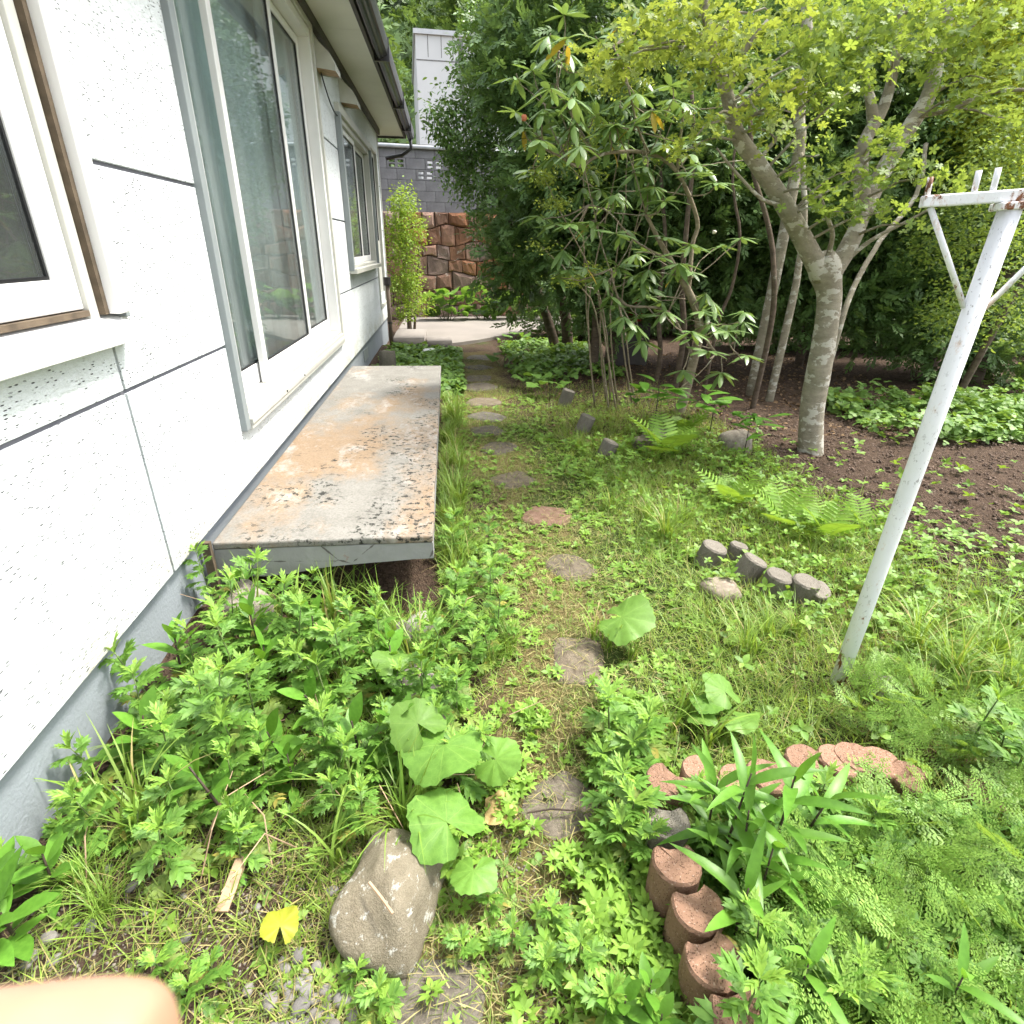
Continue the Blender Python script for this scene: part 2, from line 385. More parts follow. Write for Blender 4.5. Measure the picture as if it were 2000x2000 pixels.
def ground_mat():
    m, n, out = newmat("garden_soil"); B = NB(n)
    v = B.coord('Object')
    at_ = B.n("ShaderNodeAttribute", attribute_name="zone")   # red = clippings and straw, green = moss and turf
    sp = B.n("ShaderNodeSeparateColor"); B.l(at_.outputs['Color'], sp.inputs[0])
    soil = B.mix(B.ramp(B.noise(v, 34, 6, 0.7), [(0.3, 0), (0.7, 1)]), (0.035, 0.024, 0.018), (0.12, 0.082, 0.058))
    crumbs = B.ramp(B.voro(v, 75).outputs['Distance'], [(0.1, 1.0), (0.5, 0.0)])
    soil = B.mix(B.math('MULTIPLY', crumbs, B.ramp(B.noise(v, 20, 4), [(0.48, 0), (0.6, 0.65)])), soil, (0.20, 0.15, 0.11))
    straw = B.mix(B.noise(B.coord('Object', (3.5, 1, 1)), 55, 5, 0.7), (0.07, 0.055, 0.02), (0.27, 0.22, 0.10))
    moss = B.mix(B.noise(v, 45, 5, 0.7), (0.025, 0.045, 0.012), (0.085, 0.125, 0.03))
    brk = B.noise(v, 13, 6, 0.7)
    fs = B.ramp(B.math('ADD', B.math('MULTIPLY', sp.outputs[0], 0.8), B.math('MULTIPLY', brk, 0.55)), [(0.5, 0), (0.72, 1)])
    fm = B.ramp(B.math('ADD', B.math('MULTIPLY', sp.outputs[1], 0.8), B.math('MULTIPLY', B.noise(v, 8, 6, 0.7), 0.6)), [(0.55, 0), (0.78, 0.9)])
    col = B.mix(fs, soil, straw); col = B.mix(fm, col, moss)
    h = B.math('ADD', B.noise(v, 60, 6, 0.75), B.math('MULTIPLY', crumbs, 0.5))
    B.l(B.bsdf(col, 0.95, 0.1, B.bump(h, 1.0, 0.02)), out.inputs[0]); return m

MT = {}
MT['stucco'] = stucco_mat()
MT['slab'] = slab_mat(); MT['slab_edge'] = slab_side_mat()
MT['joint'] = simple_mat("joint_sealant", (0.13, 0.13, 0.15), 0.8)
MT['found'] = simple_mat("painted_foundation", (0.22, 0.245, 0.265), 0.75, var=0.10, scale=3.0, bump=0.25, bscale=90)
MT['white'] = simple_mat("white_vinyl_frame", (0.70, 0.70, 0.69), 0.4, 0.4, var=0.04)
MT['ivory'] = simple_mat("ivory_frame", (0.46, 0.46, 0.42), 0.45, 0.4, var=0.08, scale=9)
MT['greyfr'] = simple_mat("grey_frame", (0.22, 0.245, 0.25), 0.45, 0.4, var=0.06)
MT['seal'] = simple_mat("dirty_seal", (0.10, 0.075, 0.05), 0.8, var=0.4, scale=20)
MT['black'] = simple_mat("black_gasket", (0.012, 0.012, 0.013), 0.5)
MT['glass'] = glass_mat()
MT['soffit'] = simple_mat("soffit_board", (0.70, 0.69, 0.63), 0.7, var=0.06, scale=2)
MT['brown'] = simple_mat("dark_brown_trim", (0.060, 0.052, 0.048), 0.5, var=0.3)
MT['gutter'] = simple_mat("dark_gutter", (0.028, 0.027, 0.030), 0.28, 0.5, var=0.3)
MT['roof'] = simple_mat("roof_steel", (0.05, 0.045, 0.045), 0.5)
MT['inwall'] = simple_mat("room_wall", (0.30, 0.27, 0.23), 0.9)
MT['infloor'] = simple_mat("room_floor", (0.20, 0.13, 0.08), 0.6)
MT['curtain'] = simple_mat("curtain_cloth", (0.74, 0.78, 0.77), 0.9, var=0.08)
MT['curtain2'] = simple_mat("olive_curtain_cloth", (0.30, 0.33, 0.27), 0.9, var=0.1)
MT['block'] = simple_mat("concrete_block", (0.20, 0.195, 0.20), 0.9, var=0.22, scale=5, bump=0.5, bscale=60)
MT['mortar'] = simple_mat("mortar", (0.10, 0.10, 0.10), 0.95, var=0.3, scale=12)
MT['redstone'] = stone_mat("retaining_stone", (0.155, 0.088, 0.058), (0.36, 0.185, 0.112), (0.42, 0.37, 0.31), 0.60, 3.2, 1.0)
MT['darkjoint'] = simple_mat("dark_stone_joint", (0.06, 0.045, 0.035), 0.95, var=0.3, scale=12)
MT['boulder'] = stone_mat("boulder_stone", (0.17, 0.145, 0.10), (0.29, 0.255, 0.185), (0.52, 0.52, 0.47), 0.575, 2.2, 0.9, False)
MT['rock'] = stone_mat("rock", (0.16, 0.13, 0.105), (0.33, 0.29, 0.23), (0.42, 0.41, 0.36), 0.60, 3.0)
MT['step'] = stone_mat("stepping_stone", (0.085, 0.070, 0.052), (0.185, 0.158, 0.122), (0.26, 0.22, 0.15), 0.60, 3.0, 0.6)
MT['redstep'] = stone_mat("reddish_stepping_stone", (0.17, 0.095, 0.06), (0.29, 0.18, 0.125), (0.36, 0.30, 0.2), 0.60, 4.0, 0.6)
MT['pebble'] = stone_mat("pebble", (0.085, 0.078, 0.076), (0.25, 0.232, 0.21), (0.32, 0.31, 0.28), 0.72, 30.0, 0.15)
MT['redblock'] = rough_conc_mat("red_edging_concrete", (0.165, 0.092, 0.060), (0.265, 0.165, 0.115), (0.40, 0.31, 0.25))
MT['greyblock'] = rough_conc_mat("grey_edging_concrete", (0.12, 0.105, 0.085), (0.23, 0.21, 0.175), (0.36, 0.35, 0.32))
MT['pave'] = simple_mat("pavement_concrete", (0.20, 0.18, 0.16), 0.9, var=0.12, scale=1.6, bump=0.3)
MT['pole'] = pole_mat(); MT['bar'] = pole_mat("rusty_white_paint", 0.0, 0.075)
MT['bark'] = bark_mat("pale_grey_bark", (0.19, 0.168, 0.122), (0.31, 0.28, 0.215), (0.47, 0.45, 0.385), 0.54)
MT['bark2'] = bark_mat("brown_bark", (0.060, 0.044, 0.032), (0.14, 0.108, 0.08), (0.22, 0.20, 0.16), 0.64)
MT['twig'] = bark_mat("pale_twig", (0.18, 0.145, 0.10), (0.32, 0.27, 0.20), (0.5, 0.48, 0.4), 0.62)
MT['stem'] = simple_mat("green_stem", (0.10, 0.14, 0.045), 0.6, var=0.3, scale=14)
MT['darkstem'] = simple_mat("dark_stem", (0.05, 0.035, 0.025), 0.6, var=0.3, scale=14)
MT['redpl'] = simple_mat("red_plastic", (0.42, 0.03, 0.03), 0.45, 0.4)
MT['soilpile'] = simple_mat("soil", (0.07, 0.05, 0.035), 0.95, bump=0.6)
MT['wood'] = simple_mat("weathered_wood", (0.36, 0.25, 0.16), 0.85, var=0.25, scale=20)
MT['bwall'] = simple_mat("pale_render", (0.60, 0.61, 0.60), 0.8, var=0.07, scale=0.8)
MT['stain'] = simple_mat("rain_stain", (0.20, 0.20, 0.19), 0.9, var=0.3)
MT['rail'] = simple_mat("grey_steel", (0.5, 0.52, 0.53), 0.4, 0.5)
MT['ground'] = ground_mat()
# leaves: first colour darker, second lighter
MT['mug'] = leaf_mat("mugwort_leaf", (0.060, 0.150, 0.022), (0.120, 0.235, 0.035), 0.55, 0.30)
MT['mugtop'] = leaf_mat("young_mugwort_leaf", (0.125, 0.250, 0.035), (0.200, 0.330, 0.050), 0.55, 0.32)
MT['fuki'] = leaf_mat("butterbur_leaf", (0.080, 0.175, 0.028), (0.120, 0.225, 0.040), 0.5, 0.33, vein=True)
MT['fukiy'] = leaf_mat("yellowing_butterbur_leaf", (0.26, 0.29, 0.025), (0.33, 0.35, 0.035), 0.5, 0.33, vein=True)
MT['fukid'] = leaf_mat("dark_butterbur_leaf", (0.085, 0.190, 0.032), (0.140, 0.265, 0.050), 0.45, 0.30, vein=True)
MT['lance'] = leaf_mat("lance_leaf", (0.070, 0.180, 0.020), (0.115, 0.250, 0.032), 0.42, 0.33)
MT['grass'] = leaf_mat("grass_blade", (0.100, 0.205, 0.025), (0.200, 0.295, 0.055), 0.45, 0.32, old=(0.36, 0.30, 0.13), oldfrac=0.06)
MT['turf'] = leaf_mat("short_turf", (0.100, 0.180, 0.024), (0.205, 0.275, 0.050), 0.5, 0.32, old=(0.34, 0.28, 0.12), oldfrac=0.12)
MT['straw'] = leaf_mat("dry_clipping", (0.17, 0.155, 0.055), (0.30, 0.265, 0.115), 0.7, 0.2, old=(0.10, 0.145, 0.035), oldfrac=0.45)
MT['weed'] = leaf_mat("small_weed_leaf", (0.075, 0.180, 0.022), (0.170, 0.280, 0.040), 0.5, 0.32)
MT['carrot'] = leaf_mat("fine_carrot_leaf", (0.090, 0.200, 0.030), (0.190, 0.300, 0.060), 0.5, 0.32)
MT['fern'] = leaf_mat("fern_leaf", (0.120, 0.240, 0.028), (0.190, 0.310, 0.045), 0.5, 0.32)
MT['rhodo'] = leaf_mat("leathery_leaf", (0.085, 0.165, 0.045), (0.160, 0.250, 0.075), 0.36, 0.25, 0.5)
MT['rhodoy'] = leaf_mat("yellow_old_leaf", (0.34, 0.26, 0.03), (0.45, 0.33, 0.05), 0.45, 0.25)
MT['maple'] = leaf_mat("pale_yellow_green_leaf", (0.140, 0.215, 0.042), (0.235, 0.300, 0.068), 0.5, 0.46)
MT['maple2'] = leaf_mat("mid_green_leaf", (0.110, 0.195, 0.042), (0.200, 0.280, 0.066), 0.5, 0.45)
MT['holly'] = leaf_mat("glossy_evergreen_leaf", (0.070, 0.155, 0.036), (0.140, 0.240, 0.056), 0.3, 0.22, 0.55)
MT['yew'] = leaf_mat("dark_evergreen_leaf", (0.055, 0.110, 0.035), (0.115, 0.195, 0.058), 0.5, 0.28)
MT['ysh'] = leaf_mat("lime_shrub_leaf", (0.165, 0.230, 0.030), (0.260, 0.315, 0.045), 0.5, 0.42)
MT['corner'] = leaf_mat("bright_shrub_leaf", (0.120, 0.230, 0.028), (0.230, 0.330, 0.045), 0.5, 0.38)
MT['forest'] = leaf_mat("far_forest_leaf", (0.045, 0.095, 0.028), (0.105, 0.170, 0.045), 0.6, 0.25)
MT['ivy'] = leaf_mat("ground_ivy_leaf", (0.080, 0.175, 0.034), (0.160, 0.265, 0.055), 0.5, 0.3)
MT['flower'] = simple_mat("cream_flower", (0.72, 0.66, 0.55), 0.7)

# ================================================================== SETTING: ground
PATH_Y = np.array([0.2, 0.7, 1.2, 1.85, 2.6, 3.24, 3.87, 5.0, 7.0, 9.0, 10.5])
PATH_X = np.array([-0.15, 0.05, 0.29, 0.49, 0.59, 0.58, 0.45, 0.34, 0.35, 0.45, 0.45])
def smooth(a, b, t): t = np.clip((t - a) / (b - a), 0, 1); return t * t * (3 - 2 * t)
def fbm(x, y, s=1.0):
    return (np.sin(x * 3.1 * s + 1.3 * np.sin(y * 2.3 * s)) * np.cos(y * 2.7 * s + 0.7) + 0.5 * np.sin(x * 7.3 * s + 2.1) * np.sin(y * 6.1 * s + x * 2.0 * s)
            + 0.25 * np.sin(x * 17.0 * s + y * 5.0 * s) * np.cos(y * 15.0 * s)) / 1.75
def gz(x, y):
    x = np.asarray(x, float); y = np.asarray(y, float)
    z = 0.012 * fbm(x, y) + 0.006 * fbm(x * 3, y * 3)
    z = z + 0.15 * smooth(-0.35, -1.05, x) * (1 - smooth(2.1, 2.5, y)) * smooth(-3, 0.6, y)
    z = z + 0.10 * smooth(-0.4, -1.05, x) * smooth(6.0, 6.6, y) * (1 - smooth(9.5, 10.5, y))
    z = z + 0.05 * smooth(1.5, 2.2, x) * smooth(1.6, 2.6, y)
    z = z + 0.05 * smooth(0.62, 0.75, x) * (1 - smooth(1.0, 1.12, y))
    z = z * (1 - smooth(9.6, 10.3, y))
    return z
def ground():
    xs = np.concatenate([np.linspace(-150, -8, 8), np.linspace(-6, -1.4, 8), np.arange(-1.3, 4.2, 0.03), np.linspace(4.3, 9, 20), np.linspace(11, 150, 10)])
    ys = np.concatenate([np.linspace(-150, -4, 8), np.linspace(-3, 0.2, 9), np.arange(0.26, 7.0, 0.03), np.linspace(7.1, 11, 40), np.linspace(12, 26, 8), np.linspace(40, 220, 6)])
    X, Y = np.meshgrid(xs, ys, indexing='xy')
    Z = gz(X, Y)
    soil = smooth(2.05, 2.75, X + 0.2 * fbm(X, Y, 2)) * smooth(2.0, 2.9, Y + 0.2 * fbm(X, Y, 2))
    Z = Z + soil * 0.02 * fbm(X * 7, Y * 7) * (np.abs(X) < 9)
    V = np.stack([X, Y, Z], -1).reshape(-1, 3)
    ny, nx = X.shape
    i = np.arange(ny - 1)[:, None] * nx + np.arange(nx - 1)[None]
    F = np.stack([i, i + 1, i + nx + 1, i + nx], -1).reshape(-1, 4)
    me = mesh_np("ground", V, F, MT['ground'], True)
    pc = np.interp(Y, PATH_Y, PATH_X)
    straw = np.exp(-((X - pc) / 0.42) ** 2) * (1 - smooth(9, 10, Y)) * (0.75 + 0.35 * fbm(X, Y, 1.5))
    straw = np.maximum(straw, 0.7 * smooth(1.3, 1.9, X) * (1 - smooth(1.6, 2.6, Y)))
    moss = 0.9 * np.exp(-((X - pc - 0.75) / 0.5) ** 2) * (1 - smooth(4.5, 6.5, Y)) + 0.5 * np.exp(-((X - pc) / 0.6) ** 2)
    moss = np.clip(moss * (0.7 + 0.5 * fbm(X + 3, Y, 1.3)), 0, 1) * (1 - soil)
    ca = me.color_attributes.new("zone", 'FLOAT_COLOR', 'POINT')
    C = np.stack([np.clip(straw * (1 - soil), 0, 1), moss, soil, np.ones_like(soil)], -1).astype(np.float32)
    ca.data.foreach_set("color", C.ravel())
    tag(link("ground", me), kind='structure')
ground()

# paved yard beyond the stepping stones
pv = [at(845, 676, z=0.05), at(935, 664, z=0.05), at(1065, 640, z=0.05), (5.5, 12.9, 0), (5.5, 15.1, 0), (-0.4, 14.0, 0), (-1.0, 13.9, 0), (-1.0, 12.0, 0), (-0.55, 10.6, 0)]
tag(MB().prism([(p[0], p[1]) for p in pv], -0.1, 0.055).build("pavement", MT['pave']), kind='structure')

# ================================================================== HOUSE
XW = -1.05
house = empty("house", (XW, 4.0, 0.0))
tag(house, "white stucco house with sliding glass doors and dark eaves along the left", "house")
house_inv = Vector((-XW, -4.0, 0.0))
def hpart(name, mb, mat, parent=None, bevel=0.0, smooth=False):
    """meshes are written in place coordinates and moved into the house's frame"""
    o = mb.build(name, mat, parent or house, smooth, bevel)
    if parent is None or parent == house: o.location = house_inv
    return o
Y0, Y1 = -2.5, 10.75
ZB, ZT = 0.42, 3.22
OPEN = [(0.45, 2.03, 1.29, 2.75), (2.92, 5.88, 0.72, 3.10), (6.9, 9.28, 1.31, 2.70), (9.52, 10.35, 0.86, 2.82)]
ycut = sorted({Y0, Y1} | {v for o in OPEN for v in o[:2]} | {1.96, 6.22, 9.40})
zcut = sorted({ZB, ZT, 1.105, 1.765, 2.405} | {v for o in OPEN for v in o[2:]})
def is_open(y, z): return any(a < y < b and c < z < d for a, b, c, d in OPEN)
def cells(yr, zr, x0, x1, gap=0.0):
    mb = MB()
    ys = [y for y in ycut if yr[0] <= y <= yr[1]]; zs = [z for z in zcut if zr[0] <= z <= zr[1]]
    for a, b in zip(ys, ys[1:]):
        for c, d in zip(zs, zs[1:]):
            if is_open((a + b) / 2, (c + d) / 2): continue
            mb.box(x0, x1, a + (gap if a == yr[0] else 0), b - (gap if b == yr[1] else 0), c + (gap if c == zr[0] else 0), d - (gap if d == zr[1] else 0))
    return mb
hpart("sheathing", cells((Y0, Y1), (ZB, ZT), XW - 0.16, XW - 0.012), MT['joint'])
rows = [ZB, 1.105, 1.765, 2.405, ZT]
for r, (za, zb_) in enumerate(zip(rows, rows[1:])):
    for ya, yb in ((Y0, 1.96), (1.96, 5.88), (5.88, 9.40), (9.40, Y1)):
        ys_ = [y for y in ycut if ya <= y <= yb]; zs_ = [z for z in zcut if za <= z <= zb_]; run = []; runs = []
        for p_, q_ in zip(ys_, ys_[1:]):
            solid_ = any(not is_open((p_ + q_) / 2, (c_ + d_) / 2) for c_, d_ in zip(zs_, zs_[1:]))
            if solid_: run.append((p_, q_))
            elif run: runs.append(run); run = []
        if run: runs.append(run)
        for run in runs: hpart("wall_panel", cells((run[0][0], run[-1][1]), (za, zb_), XW - 0.04, XW, 0.0075), MT['stucco'], bevel=0.002)
hpart("foundation", MB().box(XW - 0.3, XW - 0.035, Y0, Y1 - 0.03, -0.3, ZB + 0.02), MT['found'])
hpart("foundation_vent", MB().box(XW - 0.034, XW - 0.028, 7.5, 7.9, 0.2, 0.34), MT['greyfr'])
hpart("end_wall", MB().box(-5.0, XW - 0.17, Y1 - 0.16, Y1 - 0.002, -0.3, 4.6), MT['stucco'])
# corner trim, soffit, eaves
hpart("corner_trim", MB().box(XW - 0.06, XW + 0.012, Y1 + 0.001, Y1 + 0.05, ZB - 0.02, ZT - 0.001), MT['ivory'], bevel=0.004)
hpart("frieze_board", MB().box(XW + 0.001, XW + 0.045, Y0, 10.9, ZT - 0.085, ZT - 0.003), MT['brown'], bevel=0.004)
YE = 11.55
mb = MB()
for k in range(8):
    a = Y0 + k * (YE - Y0) / 8; b = Y0 + (k + 1) * (YE - Y0) / 8
    mb = MB().box(XW - 0.05, -0.67, a + 0.002, b - 0.002, ZT, ZT + 0.02)
    hpart("soffit_board", mb, MT['soffit'])
hpart("fascia_board", MB().box(-0.67, -0.635, Y0, YE + 0.03, ZT - 0.03, ZT + 0.22), MT['brown'], bevel=0.004)
hpart("verge_board", MB().box(-5.0, -0.67, YE, YE + 0.03, ZT - 0.03, ZT + 0.18), MT['brown'], bevel=0.004)
roof = hpart("roof", MB().add([(-0.60, Y0 - 0.3, ZT + 0.22), (-0.60, YE + 0.08, ZT + 0.22), (-5.0, YE + 0.08, ZT + 1.75), (-5.0, Y0 - 0.3, ZT + 1.75),
                               (-0.60, Y0 - 0.3, ZT + 0.27), (-0.60, YE + 0.08, ZT + 0.27), (-5.0, YE + 0.08, ZT + 1.80), (-5.0, Y0 - 0.3, ZT + 1.80)],
                              [(0, 1, 2, 3), (7, 6, 5, 4), (0, 4, 5, 1), (1, 5, 6, 2), (2, 6, 7, 3), (3, 7, 4, 0)]), MT['roof'])
# ribbed box gutter
gm = MB(); prof = [(-0.633, 3.25), (-0.60, 3.17), (-0.575, 3.165), (-0.565, 3.185), (-0.545, 3.185), (-0.53, 3.205), (-0.515, 3.21), (-0.50, 3.27), (-0.505, 3.33), (-0.515, 3.33), (-0.515, 3.275), (-0.59, 3.2), (-0.62, 3.26)]
n = len(prof); yA, yB = Y0 - 0.3, YE + 0.1
gm.add([(x, yA, z) for x, z in prof] + [(x, yB, z) for x, z in prof], [(i, (i + 1) % n, n + (i + 1) % n, n + i) for i in range(n)])
hpart("gutter", gm, MT['gutter'])
for yy in (6.9, 9.0, 10.6):
    hpart("gutter_bracket", MB().box(-0.64, -0.495, yy, yy + 0.03, 3.155, 3.34), MT['gutter'])
hpart("downpipe_elbow", MB().tube([(-0.56, YE + 0.02, 3.2), (-0.56, YE + 0.02, 3.05), (-0.72, YE + 0.02, 2.95), (-1.0, YE + 0.02, 2.9)], 0.03, 8), MT['gutter'], smooth=True)
# inside of the room
hpart("room_wall", MB().box(-4.6, -4.5, Y0, Y1 - 0.2, 0.4, 3.2).box(-4.5, XW - 0.165, Y0 - 0.1, Y0, 0.4, 3.2).box(-4.5, XW - 0.165, 2.35, 2.45, 0.5, 3.14).box(-4.5, XW - 0.165, 6.3, 6.4, 0.5, 3.14), MT['inwall'])
hpart("room_floor", MB().box(-4.5, XW - 0.165, Y0, Y1 - 0.2, 0.4, 0.5), MT['infloor'])
hpart("room_ceiling", MB().box(-4.5, XW - 0.165, Y0, Y1 - 0.2, 3.14, 3.2), MT['soffit'])

def ring(mb, x0, x1, y0, y1, z0, z1, wl, wr, wb, wt):
    """a rectangular frame, pieces butted"""
    if wl: mb.box(x0, x1, y0, y0 + wl, z0, z1)
    if wr: mb.box(x0, x1, y1 - wr, y1, z0, z1)
    if wb: mb.box(x0, x1, y0 + wl, y1 - wr, z0, z0 + wb)
    if wt: mb.box(x0, x1, y0 + wl, y1 - wr, z1 - wt, z1)
    return mb
def sash(parent, y0, y1, z0, z1, x, w=0.055, wb=0.10, mat='white', th=0.035):
    s = hpart("sash", ring(MB(), x - th, x, y0, y1, z0, z1, w, w, wb, w), MT[mat], parent, bevel=0.004)
    hpart("gasket", ring(MB(), x - th * 0.75, x - th * 0.22, y0 + w + 0.0005, y1 - w - 0.0005, z0 + wb + 0.0005, z1 - w - 0.0005, 0.009, 0.009, 0.009, 0.009), MT['black'], parent)
    hpart("pane", MB().box(x - th * 0.55, x - th * 0.42, y0 + w + 0.010, y1 - w - 0.010, z0 + wb + 0.010, z1 - w - 0.010), MT['glass'], parent)
    return s
def curtain(name, x, y0, y1, z0, z1, mat, label, seed, folds):
    m = 140; ys = np.linspace(y0, y1, m); V = []; r = np.random.default_rng(seed)
    ph = np.cumsum(r.uniform(0.5, 1.5, m)) * folds * 2 * math.pi / m
    for z, amp in ((z1, 0.018), ((z0 + z1) / 2, 0.03), (z0, 0.036)):
        V.append(np.stack([x + amp * np.sin(ph) + 0.3 * amp * np.sin(ph * 2.3 + 1), ys, np.full(m, z)], -1))
    V = np.concatenate(V); i = np.arange(m - 1)
    F = np.concatenate([np.stack([i + k * m, i + 1 + k * m, i + 1 + (k + 1) * m, i + (k + 1) * m], -1) for k in range(2)])
    o = link(name, mesh_np(name, V, F, mat, True)); s = o.modifiers.new("thick", 'SOLIDIFY'); s.thickness = 0.003
    tag(o, label, "curtain"); return o

# near window (left edge of the picture)
w1 = hpart("window", ring(MB(), XW - 0.10, XW - 0.006, 0.45, 1.945, 1.30, 2.75, 0.045, 0.045, 0.03, 0.045), MT['ivory'], bevel=0.003)
hpart("seal", ring(MB(), XW - 0.05, XW + 0.012, 0.44, 1.967, 1.345, 2.752, 0.0, 0.021, 0.0, 0.0), MT['seal'], w1)
hpart("casing", MB().box(XW - 0.03, XW + 0.045, 1.968, 2.028, 1.345, 2.83), MT['white'], w1, bevel=0.006)
hpart("casing", MB().box(XW - 0.03, XW + 0.030, 2.0285, 2.052, 1.33, 2.83), MT['greyfr'], w1, bevel=0.003)
hpart("casing", MB().box(XW - 0.03, XW + 0.018, 2.0525, 2.073, 1.32, 2.83), MT['white'], w1, bevel=0.003)
hpart("casing", MB().box(XW - 0.03, XW + 0.045, 0.3, 1.9675, 2.755, 2.83), MT['white'], w1, bevel=0.003)
s1 = hpart("sill", MB().add([(XW - 0.05, 0.3, 1.346), (XW - 0.05, 2.066, 1.346), (XW + 0.055, 2.0, 1.318), (XW + 0.055, 0.3, 1.318),
                        (XW - 0.05, 0.3, 1.25), (XW - 0.05, 2.066, 1.25), (XW + 0.055, 2.0, 1.262), (XW + 0.055, 0.3, 1.262)],
                       [(3, 2, 1, 0), (4, 5, 6, 7), (0, 1, 5, 4), (1, 2, 6, 5), (2, 3, 7, 6), (3, 0, 4, 7)]), MT['white'], w1, bevel=0.003)
hpart("track", MB().box(XW - 0.075, XW - 0.008, 0.3, 1.944, 1.346, 1.362), MT['seal'], w1)
sash(w1, 1.1, 1.900, 1.365, 2.70, XW - 0.02, 0.105, 0.085)
sash(w1, 0.46, 1.18, 1.365, 2.70, XW - 0.062, 0.075, 0.085)
curtain("curtain", XW - 0.24, 1.62, 1.86, 1.2, 2.9, MT['curtain2'], "olive curtain gathered behind the near window at the left edge", 3, 5)

# sliding glass door
d1 = hpart("sliding_door", ring(MB(), XW - 0.13, XW + 0.012, 2.945, 5.86, 0.80, 3.095, 0.055, 0.055, 0.0, 0.06), MT['white'], bevel=0.004)
hpart("casing", MB().box(XW - 0.05, XW + 0.03, 2.885, 2.944, 0.69, 3.16), MT['greyfr'], d1, bevel=0.003)
hpart("casing", MB().box(XW - 0.05, XW + 0.03, 5.861, 5.915, 0.69, 3.16), MT['ivory'], d1, bevel=0.003)
hpart("casing", MB().box(XW - 0.05, XW + 0.03, 2.9445, 5.8605, 3.097, 3.16), MT['ivory'], d1, bevel=0.003)
hpart("track", MB().box(XW - 0.13, XW + 0.015, 2.945, 5.86, 0.775, 0.80).box(XW - 0.13, XW + 0.03, 2.945, 5.86, 0.742, 0.774).box(XW - 0.13, XW + 0.045, 2.945, 5.86, 0.712, 0.741), MT['ivory'], d1, bevel=0.003)
hpart("sill", MB().box(XW - 0.05, XW + 0.038, 2.945, 5.86, 0.685, 0.711), MT['ivory'], d1, bevel=0.003)
sash(d1, 3.0, 3.78, 0.802, 3.03, XW - 0.075, 0.05, 0.11)
sash(d1, 3.52, 4.80, 0.802, 3.03, XW - 0.028, 0.065, 0.11)
sash(d1, 4.74, 5.80, 0.802, 3.03, XW - 0.075, 0.06, 0.11)
hpart("latch", MB().box(XW - 0.074, XW - 0.05, 3.06, 3.085, 1.70, 1.98), MT['white'], d1, bevel=0.004)
for yy in (3.62, 4.1):
    hpart("bolt", MB().tube([(XW + 0.03, yy, 0.727), (XW + 0.050, yy, 0.727)], 0.006, 8), MT['black'], d1)
curtain("curtain", XW - 0.185, 3.50, 4.95, 0.55, 3.08, MT['curtain'], "pale grey-green pleated curtain behind the wide middle door pane", 5, 9)
curtain("curtain", XW - 0.19, 4.98, 5.85, 0.55, 3.08, MT['curtain'], "pale pleated curtain behind the far right door pane", 8, 6)
curtain("curtain", XW - 0.20, 2.95, 3.46, 0.55, 3.08, MT['curtain2'], "olive curtain bunched behind the narrow left door pane", 9, 4)

# window beyond the sliding door
w2 = hpart("window", ring(MB(), XW - 0.10, XW + 0.02, 6.87, 9.30, 1.315, 2.72, 0.06, 0.06, 0.03, 0.05), MT['ivory'], bevel=0.004)
hpart("shutter_box", MB().box(XW + 0.002, XW + 0.05, 6.80, 9.34, 2.722, 2.80), MT['ivory'], w2, bevel=0.004)
hpart("casing", MB().box(XW + 0.002, XW + 0.055, 6.79, 6.868, 1.29, 2.80 - 0.079), MT['greyfr'], w2, bevel=0.004)
hpart("casing", MB().box(XW + 0.002, XW + 0.055, 9.302, 9.35, 1.29, 2.80 - 0.079), MT['greyfr'], w2, bevel=0.004)
hpart("sill", MB().box(XW - 0.05, XW + 0.085, 6.80, 9.34, 1.262, 1.312), MT['ivory'], w2, bevel=0.004)
sash(w2, 6.935, 8.15, 1.348, 2.668, XW - 0.01, 0.055, 0.07)
sash(w2, 8.09, 9.235, 1.348, 2.668, XW - 0.05, 0.055, 0.07)
curtain("curtain", XW - 0.19, 6.9, 9.25, 1.2, 2.8, MT['curtain'], "pale curtain behind the white framed window past the glass doors", 12, 12)
# tall narrow door at the far corner
w3 = hpart("side_door", ring(MB(), XW - 0.10, XW + 0.02, 9.50, 10.37, 0.66, 2.85, 0.05, 0.05, 0.05, 0.05), MT['ivory'], bevel=0.004)
hpart("door_panel", MB().box(XW - 0.06, XW - 0.02, 9.551, 10.319, 0.711, 1.55), MT['ivory'], w3, bevel=0.004)
sash(w3, 9.551, 10.319, 1.552, 2.798, XW - 0.02, 0.05, 0.06, 'ivory')

# hooded wall vents and their wire
def hood(y):
    x = XW + 0.001
    mb = MB().add([(x, y, 2.88), (x, y + 0.26, 2.88), (x + 0.17, y + 0.26, 2.86), (x + 0.17, y, 2.86), (x, y, 3.10), (x, y + 0.26, 3.10), (x + 0.13, y + 0.26, 2.985), (x + 0.13, y, 2.985), (x + 0.17, y + 0.26, 2.90), (x + 0.17, y, 2.90)],
                  [(0, 1, 5, 4), (4, 5, 6, 7), (7, 6, 8, 9), (9, 8, 2, 3), (0, 4, 7, 9, 3), (1, 2, 8, 6, 5)])
    h = hpart("vent_hood", mb, MT['ivory'])
    hpart("vent_grille", MB().add([(x, y + 0.01, 2.885), (x, y + 0.25, 2.885), (x + 0.165, y + 0.25, 2.868), (x + 0.165, y + 0.01, 2.868)], [(0, 1, 2, 3)]), MT['wood'], h)
    return h
hood(5.98); hood(7.25)
wp = []
for t in np.linspace(0, 1, 9):
    wp.append((XW + 0.03, 6.1 + 1.0 * t, 2.87 - 0.22 * t + 0.10 * t * t - 0.10 * math.sin(t * math.pi)))
hpart("cable", MB().tube(wp, 0.006, 5), MT['black'])

